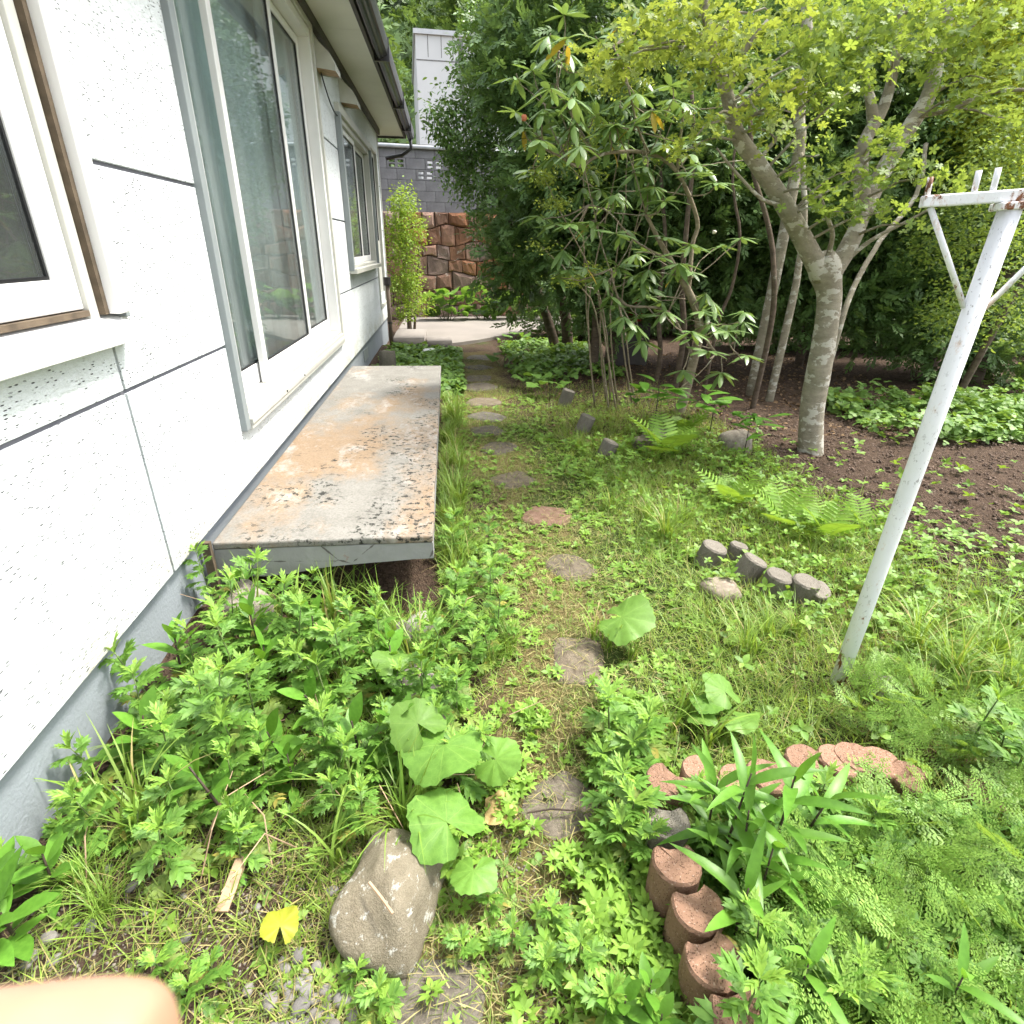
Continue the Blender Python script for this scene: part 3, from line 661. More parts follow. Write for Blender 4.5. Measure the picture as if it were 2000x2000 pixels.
# stand pipe by the far corner of the house
sp_ = empty("stand_pipe", (XW + 0.11, 9.7, gz(XW + 0.11, 9.7)))
tag(sp_, "thin brown stand pipe with a dark cap by the far house corner", "pipe")
MB().tube([(0, 0, -0.05), (0, 0, 0.9)], 0.032, 10).build("pipe", simple_mat("brown_pipe", (0.16, 0.12, 0.085), 0.6, var=0.3), sp_, True)
MB().tube([(0, 0, 0.9), (0, 0, 1.02)], 0.055, 10).build("cap", MT['brown'], sp_)
MB().tube([(0, 0, 0.33), (0, 0, 0.36)], 0.038, 10).build("collar", MT['brown'], sp_)

# ------------------------------------------------------------------ concrete step slab
slab = empty("concrete_step", (XW + 0.012, 2.27, 0.0))
tag(slab, "stained concrete step slab with ochre patches and black lichen below the glass doors", "step")
sx = 0.937; sy = 4.0; zt = 0.385; zl = 0.25
nx, ny = 10, 20
ot = [(0, 0)] + [(sx * i / nx, 0.004 * math.sin(i * 2.1)) for i in range(1, nx)] + [(sx, 0)] + [(sx + 0.004 * math.sin(i * 1.7), sy * i / ny) for i in range(1, ny)] + [(sx, sy), (0, sy)]
top = MB().prism(ot, zt - 0.035, zt).build("top", MT['slab'], slab, bevel=0.008)
mb = MB()
fz = [0.22, 0.215, 0.21, 0.215, 0.23, 0.245, 0.252, 0.258, 0.262, 0.268, 0.27]
for i in range(nx):
    a, b = sx * i / nx, sx * (i + 1) / nx
    mb.add([(a, 0.004, fz[i]), (b, 0.004, fz[i + 1]), (b, 0.10, fz[i + 1] - 0.01), (a, 0.10, fz[i] - 0.01), (a, 0.004, zt - 0.0355), (b, 0.004, zt - 0.0355), (b, 0.10, zt - 0.0355), (a, 0.10, zt - 0.0355)],
           [(0, 3, 2, 1), (4, 5, 6, 7), (0, 1, 5, 4), (2, 3, 7, 6)])
mb.add([(sx, 0.004, fz[-1]), (sx, 0.1, fz[-1] - 0.01), (sx, 0.1, zt - 0.0355), (sx, 0.004, zt - 0.0355)], [(0, 1, 2, 3)])
mb.build("front_edge", MT['slab_edge'], slab)
MB().box(sx - 0.1, sx - 0.004, 0.101, sy - 0.004, 0.255, zt - 0.0355).build("side_edge", MT['slab_edge'], slab)
MB().box(0.02, sx - 0.101, 0.101, sy - 0.004, 0.27, zt - 0.0355).build("core", MT['slab_edge'], slab)
for yy in (0.9, 2.8):
    MB().box(0.12, sx - 0.16, yy, yy + 0.5, -0.1, 0.2695).build("support_block", MT['greyblock'], slab)
MB().box(-0.03, 0.004, -0.030, -0.006, 0.0, 0.40).build("edge_strip", MT['seal'], slab)

# ------------------------------------------------------------------ retaining wall and block wall
WROT = 0.135
def wallpt(s, off=0.0): return Vector((-2.2 + s * math.cos(WROT) - off * -math.sin(WROT) * -1, 13.82 + s * math.sin(WROT) + off, 0))
rounded = None
def rounded_box_mesh(name, mat, seed, rnd=0.32, jit=0.05, n=2):
    """a unit box of 3x3 quads a side, its corners pulled in and knocked about"""
    r = np.random.default_rng(seed); g = np.linspace(-0.5, 0.5, n + 1); V = []; idx = {}; F = []
    def vid(p):
        k = tuple(np.round(p, 4))
        if k not in idx: idx[k] = len(V); V.append(p)
        return idx[k]
    for ax in range(3):
        for s in (-0.5, 0.5):
            for i in range(n):
                for j in range(n):
                    q = []
                    for a, b in ((0, 0), (1, 0), (1, 1), (0, 1)):
                        p = [0, 0, 0]; p[ax] = s; p[(ax + 1) % 3] = g[i + a]; p[(ax + 2) % 3] = g[j + b]; q.append(vid(np.array(p)))
                    F.append(q if s > 0 else q[::-1])
    V = np.array(V); L = np.linalg.norm(V, axis=1, keepdims=True)
    V = V * (1 - rnd) + V / L * 0.56 * rnd
    V += r.normal(0, jit, V.shape)
    return mesh_np(name, V, np.array(F), mat, True)
rw = empty("stone_retaining_wall", (-2.2, 13.9, 0), WROT)
tag(rw, "reddish rough stone retaining wall at the end of the path", "stone wall")
MB().box(0, 9.5, 0.06, 0.5, -0.2, 2.20).build("backing", MT['darkjoint'], rw)
r_ = np.random.default_rng(5); zb = np.concatenate([[0], np.cumsum([0.34, 0.32, 0.30, 0.33, 0.30, 0.33, 0.30])])
def course(k, q): return zb[k] + (0 if k in (0, 7) else 0.045 * math.sin(q * 3.3 + k * 2.1) + 0.03 * math.sin(q * 7.9 + k * 4.7))
for row in range(7):
    q = -0.3 + r_.uniform(0, 0.3)
    while q < 7.6:
        w = r_.uniform(0.28, 0.58); sl = r_.uniform(-.05, .05); e = 0.004
        lo = [(q + e + (w - 2 * e) * t, course(row, q + w * t) + e) for t in (0, .35, .7, 1)]
        hi_ = [(q + e + (w - 2 * e) * t + sl * 0, course(row + 1, q + w * t) - e) for t in (1, .65, .3, 0)]
        poly = np.array(lo + hi_); c0 = poly.mean(0); n_ = len(poly)
        rings = [(1.0, 0.07), (0.99, -0.03), (0.93, -0.055 - r_.uniform(0, .02)), (0.62, -0.062 - r_.uniform(0, .045))]
        V = []; F = []
        for k_, yy in rings:
            for (px_, pz_) in poly:
                jx, jz = (r_.normal(0, .010, 2) if k_ < .99 else (0, 0)); V.append((c0[0] + (px_ - c0[0]) * k_ + jx - q - w / 2, yy + (r_.normal(0, .010) if k_ < .98 else 0), c0[1] + (pz_ - c0[1]) * k_ + jz))
        for a in range(3):
            for b in range(n_): F.append((a * n_ + b, a * n_ + (b + 1) % n_, (a + 1) * n_ + (b + 1) % n_, (a + 1) * n_ + b))
        F.append(tuple(range(3 * n_, 4 * n_)))
        mb = MB(); mb.add(V, F); mb.build("stone", MT['redstone'], rw, loc=(q + w / 2, 0, 0)); q += w
bw = empty("block_wall", (-2.2, 13.98, 2.215), WROT)
tag(bw, "grey concrete block wall with pierced blocks on top of the stone wall", "block wall")
solid = MB().box(-0.195, 0.195, -0.06, 0.06, 0.004, 0.196).mesh("block", MT['block'])
pm = MB()
ring_ = [(-0.195, 0.195, 0.004, 0.03), (-0.195, 0.195, 0.17, 0.196), (-0.195, -0.15, 0.03, 0.17), (0.15, 0.195, 0.03, 0.17), (-0.03, 0.03, 0.03, 0.17), (-0.15, -0.03, 0.085, 0.115), (0.03, 0.15, 0.085, 0.115)]
for a, b, c, d in ring_: pm.box(a, b, -0.06, 0.06, c, d)
pierced = pm.mesh("pierced_block", MT['block'])
HOLES = {(4, 3), (4, 5), (3, 4), (4, 8), (4, 11), (4, 14)}
mort = MB()
for row in range(6):
    for c in range(20):
        off = 0.2 if row % 2 else 0.0
        if (row, c) in HOLES: link("pierced_block", pierced, bw, (c * 0.4 + off, 0, row * 0.2))
        else:
            link("block", solid, bw, (c * 0.4 + off, r_.uniform(-0.003, 0.003), row * 0.2))
            mort.box(c * 0.4 + off - 0.1999, c * 0.4 + off + 0.1999, -0.05, 0.05, row * 0.2, row * 0.2 + 0.1999)
mort.build("mortar", MT['mortar'], bw)
MB().box(-0.25, 8.2, -0.09, 0.09, 1.2015, 1.25).build("coping", MT['brown'], bw)
MB().tube([(-0.25, -0.12, 1.20), (8.2, -0.12, 1.20)], 0.035, 8).build("rail", MT['rail'], bw, True)

# ------------------------------------------------------------------ white building up the slope
wb = empty("white_building", (-0.75, 21.5, 2.0), 0.06)
tag(wb, "pale flat-roofed building with rain stains behind the evergreen trees", "building")
MB().box(0, 3.0, 0, 6, 0, 5.25).build("wall", MT['bwall'], wb)
MB().box(3.0, 12.0, -0.3, 6, 0, 6.15).build("wing_wall", MT['bwall'], wb)
MB().box(-0.06, 2.999, -0.06, 6.06, 5.251, 5.37).build("parapet", MT['rail'], wb)
MB().box(2.94, 12.06, -0.36, 6.06, 6.151, 6.27).build("parapet", MT['rail'], wb)
MB().box(0.001, 2.999, -0.006, -0.001, 4.62, 4.65).build("joint", MT['stain'], wb)
for xx in (0.35, 0.75, 1.1, 1.85, 2.3): MB().box(xx, xx + 0.02, -0.005, -0.001, 4.66 + 0.05, 5.25).build("stain", MT['stain'], wb)
MB().add([(1.25, -0.007, 5.2), (1.42, -0.007, 5.2), (1.50, -0.007, 2.0), (1.40, -0.007, 2.0)], [(0, 3, 2, 1)]).build("stain", MT['stain'], wb)
for xx in (4.6, 7.2):
    wq = MB().box(xx, xx + 1.0, -0.34, -0.302, 3.4, 4.6); MB_w = ring(MB(), -0.36, -0.302, 0, 1, 3.4, 4.6, .05, .05, .05, .05)
    f = MB(); f.box(xx, xx + 0.06, -0.36, -0.301, 3.4, 4.6).box(xx + 0.94, xx + 1.0, -0.36, -0.301, 3.4, 4.6).box(xx + 0.06, xx + 0.94, -0.36, -0.301, 3.4, 3.46).box(xx + 0.06, xx + 0.94, -0.36, -0.301, 4.54, 4.6).box(xx + 0.47, xx + 0.53, -0.36, -0.301, 3.46, 4.54)
    fo = f.build("window", MT['white'], wb)
    MB().box(xx + 0.06, xx + 0.47, -0.33, -0.305, 3.46, 4.54).build("pane", MT['black'], fo)
    MB().box(xx + 0.53, xx + 0.94, -0.33, -0.305, 3.46, 4.54).build("pane", MT['black'], fo)
ld = MB()
for xx in (3.15, 3.5):
    ld.tube([(xx, -0.5, 3.5), (xx, -0.5, 7.2), (xx, -0.35, 7.45), (xx, 0.0, 7.5), (xx, 0.3, 7.3), (xx, 0.3, 6.3)], 0.035, 6)
for k in range(14): ld.tube([(3.15, -0.5, 3.6 + k * 0.27), (3.5, -0.5, 3.6 + k * 0.27)], 0.018, 5)
ld.build("ladder", MT['rail'], wb)
MB().tube([(2.1, 1.0, 5.37), (2.4, 1.0, 6.2), (3.0, 1.0, 6.3)], 0.03, 6).tube([(2.2, 1.0, 5.9), (3.0, 1.0, 6.0)], 0.02, 6).build("roof_rail", MT['rail'], wb)
# terrace the building stands on
tag(MB().box(-40, 60, 14.5, 40, -0.5, 2.0).build("terrace", MT['soilpile']), kind='structure')
hx = np.linspace(-60, 90, 40); hy = np.linspace(27, 120, 24)
X, Y = np.meshgrid(hx, hy); Z = 1.9 + (Y - 27) * 0.62 + 1.5 * fbm(X * 0.05, Y * 0.05)
ny_, nx_ = X.shape; i = np.arange(ny_ - 1)[:, None] * nx_ + np.arange(nx_ - 1)[None]
tag(link("hill", mesh_np("hill", np.stack([X, Y, Z], -1).reshape(-1, 3), np.stack([i, i + 1, i + nx_ + 1, i + nx_], -1).reshape(-1, 4), MT['yew'], True)), kind='structure')

# ================================================================== GARDEN OBJECTS: stones, edging, post
def blob_mesh(name, mat, seed, nu=18, nv=11, flat=0.0, amp=0.10, freq=1.6, power=2.4):
    """a rough stone: a superellipsoid with lumps; unit half-sizes"""
    r = np.random.default_rng(seed); ph = r.uniform(0, 6.28, 8); V = []; F = []
    for j in range(nv + 1):
        th = math.pi * j / nv
        for i in range(nu):
            a = 2 * math.pi * i / nu
            c, s = math.cos(a), math.sin(a); st, ct = math.sin(th), math.cos(th)
            f = lambda q: math.copysign(abs(q) ** (2 / power), q)
            p = np.array([f(st) * f(c), f(st) * f(s), f(ct)])
            k = 1 + amp * (math.sin(freq * p[0] * 2 + ph[0]) * math.cos(freq * p[1] * 2.3 + ph[1]) + 0.6 * math.sin(freq * 3.1 * p[2] + ph[2] + p[0] * 2) + 0.35 * math.sin(freq * 5 * p[1] + ph[3]) * math.sin(freq * 4 * p[0] + ph[4]))
            V.append(p * k)
    for j in range(nv):
        for i in range(nu):
            i2 = (i + 1) % nu; F.append((j * nu + i, (j + 1) * nu + i, (j + 1) * nu + i2, j * nu + i2))
    return mesh_np(name, np.array(V), np.array(F), mat, True)
def place(name, me, x, y, z, sc, rz=0.0, label=None, cat=None, group=None, tilt=(0, 0)):
    o = link(name, me, None, (x, y, z), (tilt[0], tilt[1], rz), sc)
    return tag(o, label, cat, group)

# stepping stones, near to far
ST = [(-0.075, 0.70, 0.125, 0.115), (0.30, 1.19, 0.125, 0.115), (0.49, 1.845, 0.16, 0.11), (0.60, 2.60, 0.15, 0.12), (0.60, 3.24, 0.17, 0.15),
      (0.43, 3.87, 0.17, 0.15), (0.39, 4.61, 0.19, 0.15), (0.32, 5.11, 0.19, 0.16), (0.345, 5.62, 0.20, 0.16), (0.35, 6.16, 0.19, 0.17),
      (0.34, 6.86, 0.21, 0.19), (0.36, 7.45, 0.20, 0.18), (0.40, 8.2, 0.20, 0.2), (0.47, 8.95, 0.22, 0.22)]
SL = ["pale flat stepping stone at the bottom edge beside the pebbles", "sandy stepping stone with a twig and dry leaf on it", "grey stepping stone half under grass below the big round leaf",
      "stepping stone almost covered by dry clippings", "reddish stepping stone covered with brown crumbs", "rounded grey stepping stone just past the reddish one",
      "seventh stepping stone from the bottom of the picture", "eighth stepping stone from the bottom of the picture", "ninth stepping stone from the bottom of the picture", "tenth stepping stone, its near edge standing proud",
      "eleventh stepping stone, beside the far end of the slab", "twelfth stepping stone, in dark bare soil", "second farthest stepping stone near the yard", "farthest stepping stone before the paved yard"]
for k, ((x, y, a, b), lb) in enumerate(zip(ST, SL)):
    me = blob_mesh("stepping_stone", MT['redstep'] if k == 4 else MT['step'], 40 + k, 30, 10, amp=0.06, freq=1.7, power=3.4)
    place("stepping_stone", me, x, y, float(gz(x, y)) - 0.021 + (0.014 if k in (9, 10) else 0), (a, b, 0.035), k * 0.7, lb, "stepping stone", "stepping stones of the garden path")

# boulder and rocks
bx_, by_ = -0.19, 0.93
bm = blob_mesh("boulder", MT['boulder'], 12, 48, 30, amp=0.13, freq=1.35, power=2.5)
place("boulder", bm, bx_, by_, 0.035, (0.115, 0.165, 0.115), -0.35, "rounded grey boulder with white lichen patches in the foreground", "boulder")
for (x, y, sx_, sy_, sz_, lb) in [(-0.86, 2.06, 0.10, 0.09, 0.13, "brown rounded rock standing in the weeds before the slab"),
                                 (-0.19, 2.06, 0.05, 0.10, 0.09, "upright tan rock among weeds right of the slab's front"),
                                 (-0.17, 1.74, 0.11, 0.08, 0.07, "flat mossy rock in the weeds behind the big leaves"),
                                 (-0.10, 1.52, 0.07, 0.10, 0.05, "small rock behind the largest butterbur leaves"),
                                 (2.35, 4.33, 0.13, 0.11, 0.12, "round dark grey rock left of the pale tree trunk"),
                                 (1.80, 4.75, 0.12, 0.10, 0.07, "low grey rock in shade among the ferns"),
                                 (1.62, 4.55, 0.09, 0.09, 0.08, "small pale rock at the fern's foot"),
                                 (1.30, 2.28, 0.10, 0.09, 0.06, "dark flat rock before the grey edging posts"),
                                 (1.62, 1.55, 0.07, 0.06, 0.06, "small grey rock behind the foot of the white post")]:
    place("rock", blob_mesh("rock", MT['rock'], int(abs(x * 100) + y * 10), 20, 12, amp=0.12, freq=1.5), x, y, float(gz(x, y)) + sz_ * 0.3, (sx_, sy_, sz_), x * 5, lb, "rock")
# cut blocks beside the far foundation
for (x, y, w, d, h, rz, lb) in [(-0.86, 6.78, 0.17, 0.12, 0.22, 0.2, "nearer of two dark stone blocks behind the slab"), (-0.80, 7.55, 0.19, 0.12, 0.30, -0.1, "taller of two dark stone blocks behind the slab")]:
    o = place("stone_block", rounded_box_mesh("stone_block", MT['greyblock'], 11, 0.12, 0.02, 3), x, y, float(gz(x, y)) + h / 2 - 0.03, (w, d, h), rz, lb, "stone block")
o = place("concrete_pad", rounded_box_mesh("concrete_pad", MT['pave'], 21, 0.03, 0.004, 2), -0.66, 10.2, 0.10, (0.50, 1.1, 0.2), 0.0, "flat beige concrete pad by the house corner", "concrete pad")
o = place("concrete_pad", rounded_box_mesh("concrete_pad", MT['pave'], 22, 0.03, 0.004, 2), -0.18, 9.95, 0.06, (0.40, 0.45, 0.16), 0.1, "smaller low concrete pad right of the pad by the corner", "concrete pad")
o = place("white_stone", blob_mesh("white_stone", MT['bwall'], 9), -0.30, 9.2, 0.05, (0.16, 0.10, 0.05), 0.3, "small white stone in the ivy past the slab", "stone")

# pebble heap at the bottom edge
pmesh = [blob_mesh("pebble", MT['pebble'], 60 + k, 12, 8, amp=0.05, power=2.1) for k in range(5)]
pr = np.random.default_rng(4); k = 0; spots = []
while len(spots) < 46 and k < 4000:
    k += 1
    c = at(600 + pr.normal(0, 30), 1945 + pr.normal(0, 42), z=0.07); r = pr.uniform(0.009, 0.019)
    if all((c[0] - q[0]) ** 2 + (c[1] - q[1]) ** 2 > ((r + q[2]) * 0.78) ** 2 for q in spots): spots.append((c[0], c[1], r))
for (x, y, r) in spots:
    place("pebble", pmesh[pr.integers(5)], x, y, float(gz(x, y)) + r * 0.55, (r * pr.uniform(0.95, 1.35), r, r * pr.uniform(0.6, 0.9)), pr.uniform(0, 6.28), "smooth grey pebble in the small heap at the bottom edge", "pebble", "pebbles heaped left of the bottom stepping stone")
for k in range(26):
    x = pr.uniform(-0.95, -0.3); y = pr.uniform(0.66, 1.05); r = pr.uniform(0.006, 0.014)
    place("pebble", pmesh[pr.integers(5)], x, y, float(gz(x, y)) + r * 0.4, (r * 1.3, r, r * 0.7), pr.uniform(0, 6.28), "loose pebble scattered on the bare soil left of the boulder", "pebble", "pebbles strewn left of the boulder")

# red interlocking edging blocks: a round post with a bite taken out for the next one
def edging_mesh(name, mat, R=0.062, h=0.30, seed=0):
    r = np.random.default_rng(seed); n = 26; out = []
    for i in range(n):
        a = 2 * math.pi * i / n; x, y = R * math.cos(a), R * math.sin(a)
        d = math.hypot(x, y + R * 1.45)
        if d < R * 0.98:
            k = R * 0.98 / max(d, 1e-6); x, y = x * k, (y + R * 1.45) * k - R * 1.45
        out.append((x, y))
    V = []; F = []
    levels = [(0, 1.0), (h * 0.5, 1.0), (h - 0.008, 1.0), (h, 0.93)]
    for z, s in levels:
        for (x, y) in out: V.append((x * s + r.normal(0, 0.0006), y * s + r.normal(0, 0.0006), z + (r.normal(0, 0.0015) if z == h else 0)))
    for j in range(3):
        for i in range(n): F.append((j * n + i, j * n + (i + 1) % n, (j + 1) * n + (i + 1) % n, (j + 1) * n + i))
    c = len(V); V.append((0, R * 0.1, h))
    mb = MB(); mb.V = [tuple(v) for v in V]; mb.F = [tuple(f) for f in F] + [(3 * n + i, 3 * n + (i + 1) % n, c) for i in range(n)]
    return mb.mesh(name, mat)
EB = [(at(1455, 2035, z=0.15), -3.0, "lowest red edging block, cut by the bottom edge"), (at(1420, 1945, z=0.15), -2.95, "second red edging block from the bottom edge"),
      (at(1392, 1855, z=0.15), -2.95, "third red edging block from the bottom edge"), (at(1357, 1765, z=0.15), -3.0, "fourth red edging block from the bottom edge"),
      (at(1318, 1683, z=0.155), 3.1, "tallest front red edging block with its notched top showing"), (at(1318, 1600, z=0.12), 2.9, "mossy grey-brown edging block sunk behind the notched red one"),
      (at(1295, 1515, z=0.13), 2.3, "red edging block at the bed's far left corner"),
      (at(1370, 1512, z=0.14), 1.6, "first red block of the back row from the corner"), (at(1432, 1512, z=0.14), 1.6, "second red block of the back row from the corner"), (at(1490, 1514, z=0.14), 1.6, "third red block of the back row from the corner"), (at(1540, 1518, z=0.14), 1.6, "fourth red block of the back row from the corner"),
      (at(1572, 1486, z=0.14), 1.3, "first brownish round-topped block after the red back row"), (at(1622, 1480, z=0.14), 1.2, "second brownish round-topped block after the red back row"), (at(1672, 1482, z=0.14), 1.0, "third brownish round-topped block after the red back row"),
      (at(1722, 1494, z=0.13), 0.9, "fourth brownish round-topped block after the red back row"), (at(1775, 1520, z=0.12), 0.8, "edging block mostly hidden by fine leaves at the back row's end"), (at(1940, 1560, z=0.10), 0.8, "isolated red edging block at the right picture edge")]
for k, (p, rz, lb) in enumerate(EB):
    me = edging_mesh("edging_block", MT['greyblock'] if k == 5 else MT['redblock'], seed=k)
    h = 0.30; tl = (pr.normal(0, 0.06), pr.normal(0, 0.06))
    place("edging_block", me, p[0], p[1], p[2] - h, 1.0, rz, lb, "edging block", "red edging blocks round the weedy bed", tl)
# grey cylinder edging
def post_mesh(name, R, h, seed):
    r = np.random.default_rng(seed); mb = MB(); n = 18; V = []; F = []
    for z, s in ((0, 1), (h * .5, 1.0), (h - 0.008, 1.0), (h, 0.90)):
        for i in range(n):
            a = 2 * math.pi * i / n; V.append((R * s * math.cos(a) + r.normal(0, .001), R * s * math.sin(a) + r.normal(0, .001), z + r.normal(0, .0012)))
    for j in range(3):
        for i in range(n): F.append((j * n + i, j * n + (i + 1) % n, (j + 1) * n + (i + 1) % n, (j + 1) * n + i))
    F.append(tuple(range(3 * n, 4 * n))); mb.add(V, F); return mb.mesh(name, MT['greyblock'])
GP = [(1398, 1066, .12, .068, (0.1, 0.25), "leftmost grey edging post, leaning under grass"), (1445, 1064, .10, .05, (0, 0.2), "small grey edging post second from the left"),
      (1478, 1092, .13, .064, (0.05, 0.42), "grey edging post leaning far over, left of the upright three"), (1525, 1122, .12, .066, (0.1, 0.16), "middle upright grey edging post with its flat top showing"),
      (1577, 1134, .12, .064, (0.12, 0.1), "upright grey edging post second from the right"), (1603, 1150, .09, .055, (0.45, 0.1), "rightmost grey edging post, tipped toward the camera"),
      (1112, 762, .16, .07, (0, 0.3), "grey edging post leaning in shade up the path"), (1150, 812, .15, .07, (0, 0.35), "grey edging post leaning beside the path below the shaded one"), (1195, 862, .12, .07, (0, 0.4), "half buried grey edging post nearest the fern")]
for k, (u, v, zt_, R, tl, lb) in enumerate(GP):
    p = at(u, v, z=zt_); h = 0.28
    ax = Euler((tl[0], tl[1], 0)).to_matrix() @ Vector((0, 0, h))
    place("edging_post", post_mesh("edging_post", R, h, k), p[0] - ax.x, p[1] - ax.y, zt_ - ax.z, 1.0, 0, lb, "edging post", "grey edging posts of the soil bed", tl)

# laundry post
px0, py0 = 1.488, 1.621
post = empty("laundry_post", (px0, py0, 0.0), -0.75)
tag(post, "white chipped steel laundry post with rusty crossbar and braces at right", "laundry post")
ptop = 1.68
post.rotation_euler = (0, 0.032, 0)
MB().tube([(0, 0, -0.15), (0, 0, 0.5), (0, 0, 1.0), (0, 0, ptop)], 0.0285, 20).build("pole", MT['pole'], post, True)
bar_r = Euler((0, -0.10, -0.30)); bar_l = (0, 0, ptop + 0.004)
MB().box(-0.225, 0.225, -0.017, 0.017, 0.0, 0.030).build("crossbar", MT['bar'], post, bevel=0.004, loc=bar_l, rot=bar_r)
MB().box(-0.04, 0.04, -0.034, 0.034, -0.020, -0.0005).build("cap_plate", MT['bar'], post, bevel=0.004, loc=bar_l, rot=bar_r)
for sg in (-1, 1):
    e_ = bar_r.to_matrix() @ Vector((0.2 * sg, 0, 0.0)) + Vector(bar_l); f_ = Vector((e_.x, e_.y, 0)).normalized() * 0.027
    MB().tube([tuple(e_), (f_.x, f_.y, ptop - 0.27)], 0.0085, 8).build("brace", MT['bar'], post, True)
for x, hgt in ((-0.215, 0.045), (-0.10, 0.052), (-0.055, 0.055), (0.10, 0.05), (0.215, 0.045)):
    MB().tube([(x, 0, 0.030), (x, 0, 0.030 + hgt)], 0.008, 8).build("peg", MT['bar'], post, True, loc=bar_l, rot=bar_r)

# splinters of wood, a stick and a dry leaf
def stick(name, pts, r, mat, label, cat="stick", flat=None):
    o = MB().tube(pts, r, 6).build(name, MT[mat]); tag(o, label, cat); return o
a, b = at(455, 1712, z=0.03), at(468, 1790, z=0.02)
wp_ = MB().box(-0.016, 0.016, -0.065, 0.065, 0, 0.008).build("wood_splint", MT['wood'], None, bevel=0.002, loc=(float((a[0]+b[0])/2), float((a[1]+b[1])/2), float(gz(a[0], a[1])) + 0.022), rot=(0.12, 0.0, -0.1)); tag(wp_, "flat tan wood splint stuck in soil left of the boulder", "wood splint")
p = at(745, 1763, z=0.155)
stick("twig", [(p[0] - 0.03, p[1] + 0.035, 0.178), (p[0], p[1], 0.177), (p[0] + 0.03, p[1] - 0.035, 0.168)], 0.004, 'wood', "short brown stick lying on the boulder", "twig")
a, b = at(1030, 1590, z=0.03), at(1125, 1585, z=0.03)
stick("twig", [(a[0], a[1], 0.036), ((a[0] + b[0]) / 2, (a[1] + b[1]) / 2 + 0.008, 0.036), (b[0], b[1], 0.034)], 0.003, 'darkstem', "thin dark twig on the sandy stepping stone", "twig")
p = at(980, 1575, z=0.05)
DRY = (float(p[0]), float(p[1]))
rc = empty("red_container", (2.55, 8.3, 0.0)); tag(rc, "red rounded container glimpsed in shade behind the rhododendron", "container")
MB().tube([(0, 0, 0.62), (0, 0, 0.66), (0, 0, 0.92), (0, 0, 1.02), (0, 0, 1.06)], [0.17, 0.20, 0.22, 0.20, 0.10], 18).build("body", MT['redpl'], rc, True)
MB().box(-0.25, 0.25, -0.22, 0.22, 0, 0.61).build("stand", MT['brown'], rc)

# ================================================================== PLANTS: leaf shapes (length along +Y, unit size)
def strip(ts, ws, droop=0.0, fold=0.0, curl=0.0):
    """a leaf blade with a folded midrib, as triangles; width 0 at the last row makes a tip"""
    V = []; rows = []
    for t, w in zip(ts, ws):
        z = -droop * t * t + curl * t
        if w <= 1e-6: rows.append([len(V)]); V.append((0, t, z))
        else:
            rows.append([len(V), len(V) + 1, len(V) + 2]); V += [(-w, t, z + fold * w), (0, t, z), (w, t, z + fold * w)]
    F = []
    for a, b in zip(rows, rows[1:]):
        if len(a) == 3 and len(b) == 3: F += [(a[0], a[1], b[1]), (a[0], b[1], b[0]), (a[1], a[2], b[2]), (a[1], b[2], b[1])]
        elif len(b) == 1: F += [(a[0], a[1], b[0]), (a[1], a[2], b[0])]
        else: F += [(a[0], b[1], b[0]), (a[0], b[2], b[1])]
    return np.array(V, float), np.array(F, int)
def xf(T, ang=0.0, sc=1.0, off=(0, 0, 0), tilt=0.0, scx=None):
    V = T[0] * np.array([scx if scx else sc, sc, sc])
    R = np.array(Euler((tilt, 0, ang)).to_matrix())
    return V @ R.T + np.array(off), T[1]
def mug_leaf(seed, narrow=False):
    r = np.random.default_rng(seed); parts = []
    lobe = strip([0, 0.3, 0.62, 1.0], [0.08, 0.21, 0.18, 0.0], 0.25, 0.2)
    tooth = strip([0, 0.5, 1.0], [0.08, 0.13, 0.0], 0.2, 0.2)
    parts.append(strip([0, 0.14, 0.35, 0.6, 0.82, 1.0], [0.015, 0.045, 0.12, 0.15 if not narrow else 0.085, 0.11 if not narrow else 0.06, 0.0], 0.22, 0.25))
    spec = [(0.24, 0.30, 58), (0.42, 0.48, 48), (0.62, 0.42, 40)] if not narrow else [(0.35, 0.36, 32), (0.55, 0.34, 26)]
    for t, L, a in spec:
        for s in (-1, 1):
            l = L * r.uniform(0.85, 1.15); an = math.radians(a + r.uniform(-6, 6)) * s
            parts.append(xf(lobe, -an, l, (0, t, -0.22 * t * t + 0.012), 0, l * (0.9 if not narrow else 0.6)))
            if not narrow and L > 0.35:
                bx, by = math.sin(an) * l * 0.45, t + math.cos(an) * l * 0.45
                parts.append(xf(tooth, -an - s * 0.75, l * 0.45, (bx, by, -0.22 * by * by), 0))
                parts.append(xf(tooth, -an + s * 0.55, l * 0.42, (bx, by, -0.22 * by * by), 0))
    return join_np(parts)
